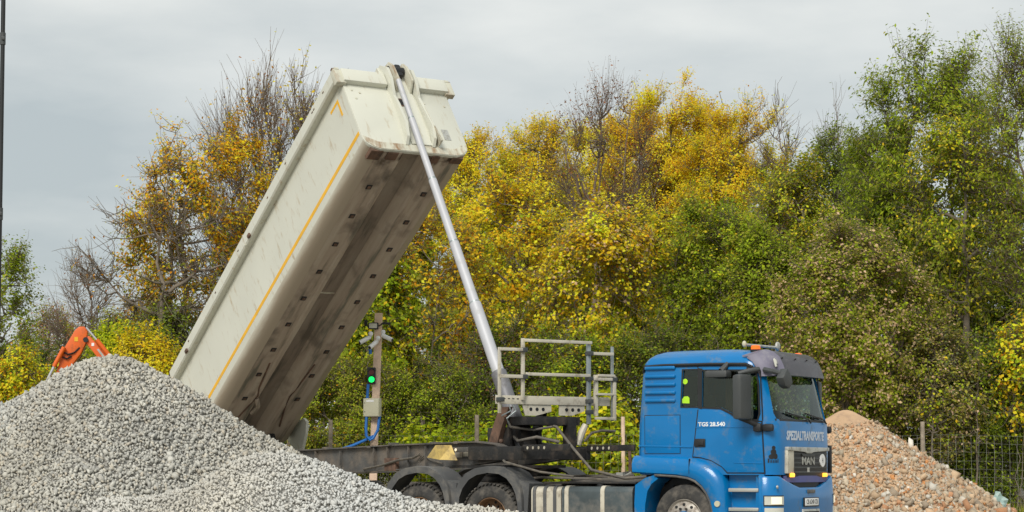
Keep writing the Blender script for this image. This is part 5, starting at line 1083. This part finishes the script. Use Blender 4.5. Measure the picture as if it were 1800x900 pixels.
T('yellow_green_tree', 'yellow-green tree directly above the blue cab roof at left', 'tree', 1150, 51, 380, 690, 85, dict(golden=2, yellow=5, lime=3, olive=2), 324, low=dict(lime=3, green=4, olive=3), ntw=1600, nsub=140, nleaf=6, leaf=.12, patchy=.8, tr=.09)
T('dense_green_tree', 'dense dark green tree above the blue cab roof', 'tree', 1265, 50, 335, 720, 85, dict(green=5, lime=4, olive=2, yellow=1), 325, low=dict(green=6, dark=2, lime=2), ntw=2300, nsub=160, nleaf=10, leaf=.10, patchy=.5, tr=.09, stems=3)
T('lime_tree', 'lime green bushy tree left of the tan-leaved oak', 'tree', 1345, 49, 400, 720, 60, dict(green=4, lime=5, olive=2), 326, ntw=1300, nsub=100, nleaf=9, leaf=.10, patchy=.6, tr=.07, stems=3)
T('tan_oak', 'wide olive oak with tan-pink leaf clusters above the rubble heap', 'tree', 1500, 46.5, 378, 800, 150, dict(tan=4, olive=5, green=3, lime=3), 327, low=dict(tan=4, olive=5, green=3, lime=3), ntw=4200, nsub=260, nleaf=10, leaf=.085, lw=.75, patchy=.55, tr=.15, stems=3, twl=.45, thick=.5)
T('tan_oak', 'small grey-tan oak in front of the right-hand fence stretch', 'tree', 1655, 46, 560, 800, 62, dict(olive=5, grey=3, tan=2, lime=1), 328, ntw=1300, nsub=90, nleaf=8, leaf=.085, patchy=.6, tr=.06, twl=.4)
T('green_backed_tree', 'deep green leafy tree filling the space behind the right fence', 'tree', 1740, 50, 420, 860, 105, dict(green=7, dark=4), 329, ntw=2400, nsub=150, nleaf=10, leaf=.12, patchy=.4, tr=.05, stems=3, thick=.5)
T('orange_sprig_bush', 'sparse orange-yellow leafy bush cut by the right edge', 'bush', 1800, 45.8, 560, 735, 40, dict(orange=1, yellow=3, golden=2, lime=4), 330, ntw=450, nsub=50, nleaf=4.5, leaf=.11, lw=.75, tr=.025, stems=3, patchy=.6)
T('dark_bush', 'dark green bush behind the fence at the foot of the oak', 'bush', 1600, 48, 620, 880, 110, dict(dark=3, green=5, olive=2), 331, ntw=1500, nsub=100, nleaf=11, leaf=.11, tr=.06, stems=4, thick=.4)
for i, (px, yt, hw, lab) in enumerate([(1640, 640, 9, 'thin pale sapling leaning behind the fence beside the rubble heap'), (1718, 560, 12, 'tall thin sapling standing behind the right fence panel')]):
    T('sapling', lab, 'sapling', px, 45.6, yt, 800, 16, dict(lime=3, olive=3, yellow=1), 340+i, ntw=60, nsub=14, nleaf=4, tr=.035, bark='bark', leaf=.10, thick=1.)
# undergrowth
T('bramble_mound', 'rounded mound of small-leaved green climber right of the signal post', 'shrub', 765, 47.3, 632, 900, 92, dict(green=6, dark=2, lime=4, olive=3), 350, ntw=3200, nsub=200, nleaf=11, leaf=.06, lw=.7, patchy=.35, twl=.3, tr=.04, stems=5, shape=1.3, thick=.5)
T('bramble_mound', 'olive green mound of climber between tipper body and signal post', 'shrub', 610, 47.2, 612, 900, 95, dict(olive=6, green=4, lime=3, orange=.3), 351, ntw=3000, nsub=190, nleaf=11, leaf=.06, lw=.7, patchy=.35, twl=.3, tr=.04, stems=5, thick=.5)
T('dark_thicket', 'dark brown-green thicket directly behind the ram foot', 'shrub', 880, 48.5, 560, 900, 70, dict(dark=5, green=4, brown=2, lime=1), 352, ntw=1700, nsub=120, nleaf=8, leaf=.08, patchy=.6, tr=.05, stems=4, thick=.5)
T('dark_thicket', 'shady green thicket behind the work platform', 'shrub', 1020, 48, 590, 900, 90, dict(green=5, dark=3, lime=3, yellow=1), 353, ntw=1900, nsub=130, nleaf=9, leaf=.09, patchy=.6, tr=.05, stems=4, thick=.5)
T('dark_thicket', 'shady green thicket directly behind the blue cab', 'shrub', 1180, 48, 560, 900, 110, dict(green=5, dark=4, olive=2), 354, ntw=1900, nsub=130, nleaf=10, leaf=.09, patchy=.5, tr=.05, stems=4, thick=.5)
for i, (px, d, yt, hw, mix, lab) in enumerate([(745, 45.6, 746, 52, dict(lime=8, lemon=3), 'bright yellow-green leafy bush low against the fence'), (860, 45.7, 742, 42, dict(lime=6, yellow=1), 'lime leafy bush between the old fence post and ram foot'),
        (975, 46, 700, 50, dict(lime=6, lemon=3, yellow=1), 'lime bush seen below the platform deck'), (1060, 45.8, 690, 48, dict(lime=6, lemon=4, yellow=2), 'yellow-green bush behind the pale fence post'), (1100, 45.5, 770, 36, dict(lime=4, yellow=2, green=3), 'low green and yellow growth left of the cab corner')]):
    T('leafy_bush', lab, 'bush', px, d, yt, 860, hw, mix, 360+i, ntw=330, nsub=36, nleaf=8, leaf=.135, lw=.85, twl=.35, tr=.02, stems=4, patchy=.5, thick=.6)
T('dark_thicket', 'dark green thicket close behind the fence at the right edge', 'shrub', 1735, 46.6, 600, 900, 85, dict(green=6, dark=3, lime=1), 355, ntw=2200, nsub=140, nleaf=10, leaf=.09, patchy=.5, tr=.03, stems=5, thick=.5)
# a nest in the brown tree
b = B()
for k in range(60):
    a = random.uniform(0, 6.28); z = random.uniform(-.12, .12); q = random.uniform(.1, .22); t2 = a+random.uniform(.6, 1.5)
    b.tube([(q*math.cos(a), q*math.sin(a), z), (q*1.1*math.cos((a+t2)/2), q*1.1*math.sin((a+t2)/2), z+.02), (q*math.cos(t2), q*math.sin(t2), z+random.uniform(-.05, .05))], .012, 3)
ns = b.obj('bird_nest', 'twig', None, None); ns.location = (pixx(1051, 56), 56, pixz(253, 56)); tag(ns, 'dark round bird nest caught in the twigs of the brown tree', 'bird nest')
# grass and weeds along the fence
r = np.random.default_rng(9); n = 42000
x = r.uniform(-8, 16, n); y = 44.2+r.uniform(0, 5, n)**1.0; h = r.uniform(.12, .45, n)*(1+.5*np.sin(x*1.3)*np.sin(y*2)); a = r.uniform(0, 6.28, n); z = np.clip((y-45.5)/12, 0, 1); z = 1.1*z*z*(3-2*z)-.02
dx, dy = np.cos(a)*.02, np.sin(a)*.02; lx, ly_ = r.normal(0, .12, n), r.normal(0, .12, n)
v = np.stack([np.stack([x-dx, y-dy, z], 1), np.stack([x+dx, y+dy, z], 1), np.stack([x+lx, y+ly_, z+h], 1)], 1).reshape(-1, 3)
gr_ = np_mesh('grass', v, np.arange(n*3).reshape(-1, 3), 'leaf', None, palette(dict(green=5, olive=4, lime=2, tan=1), n, r)); tag(gr_, 'rough grass and weeds along the foot of the wire fence', 'grass', kind='stuff')
print('tree triangles', ntri)
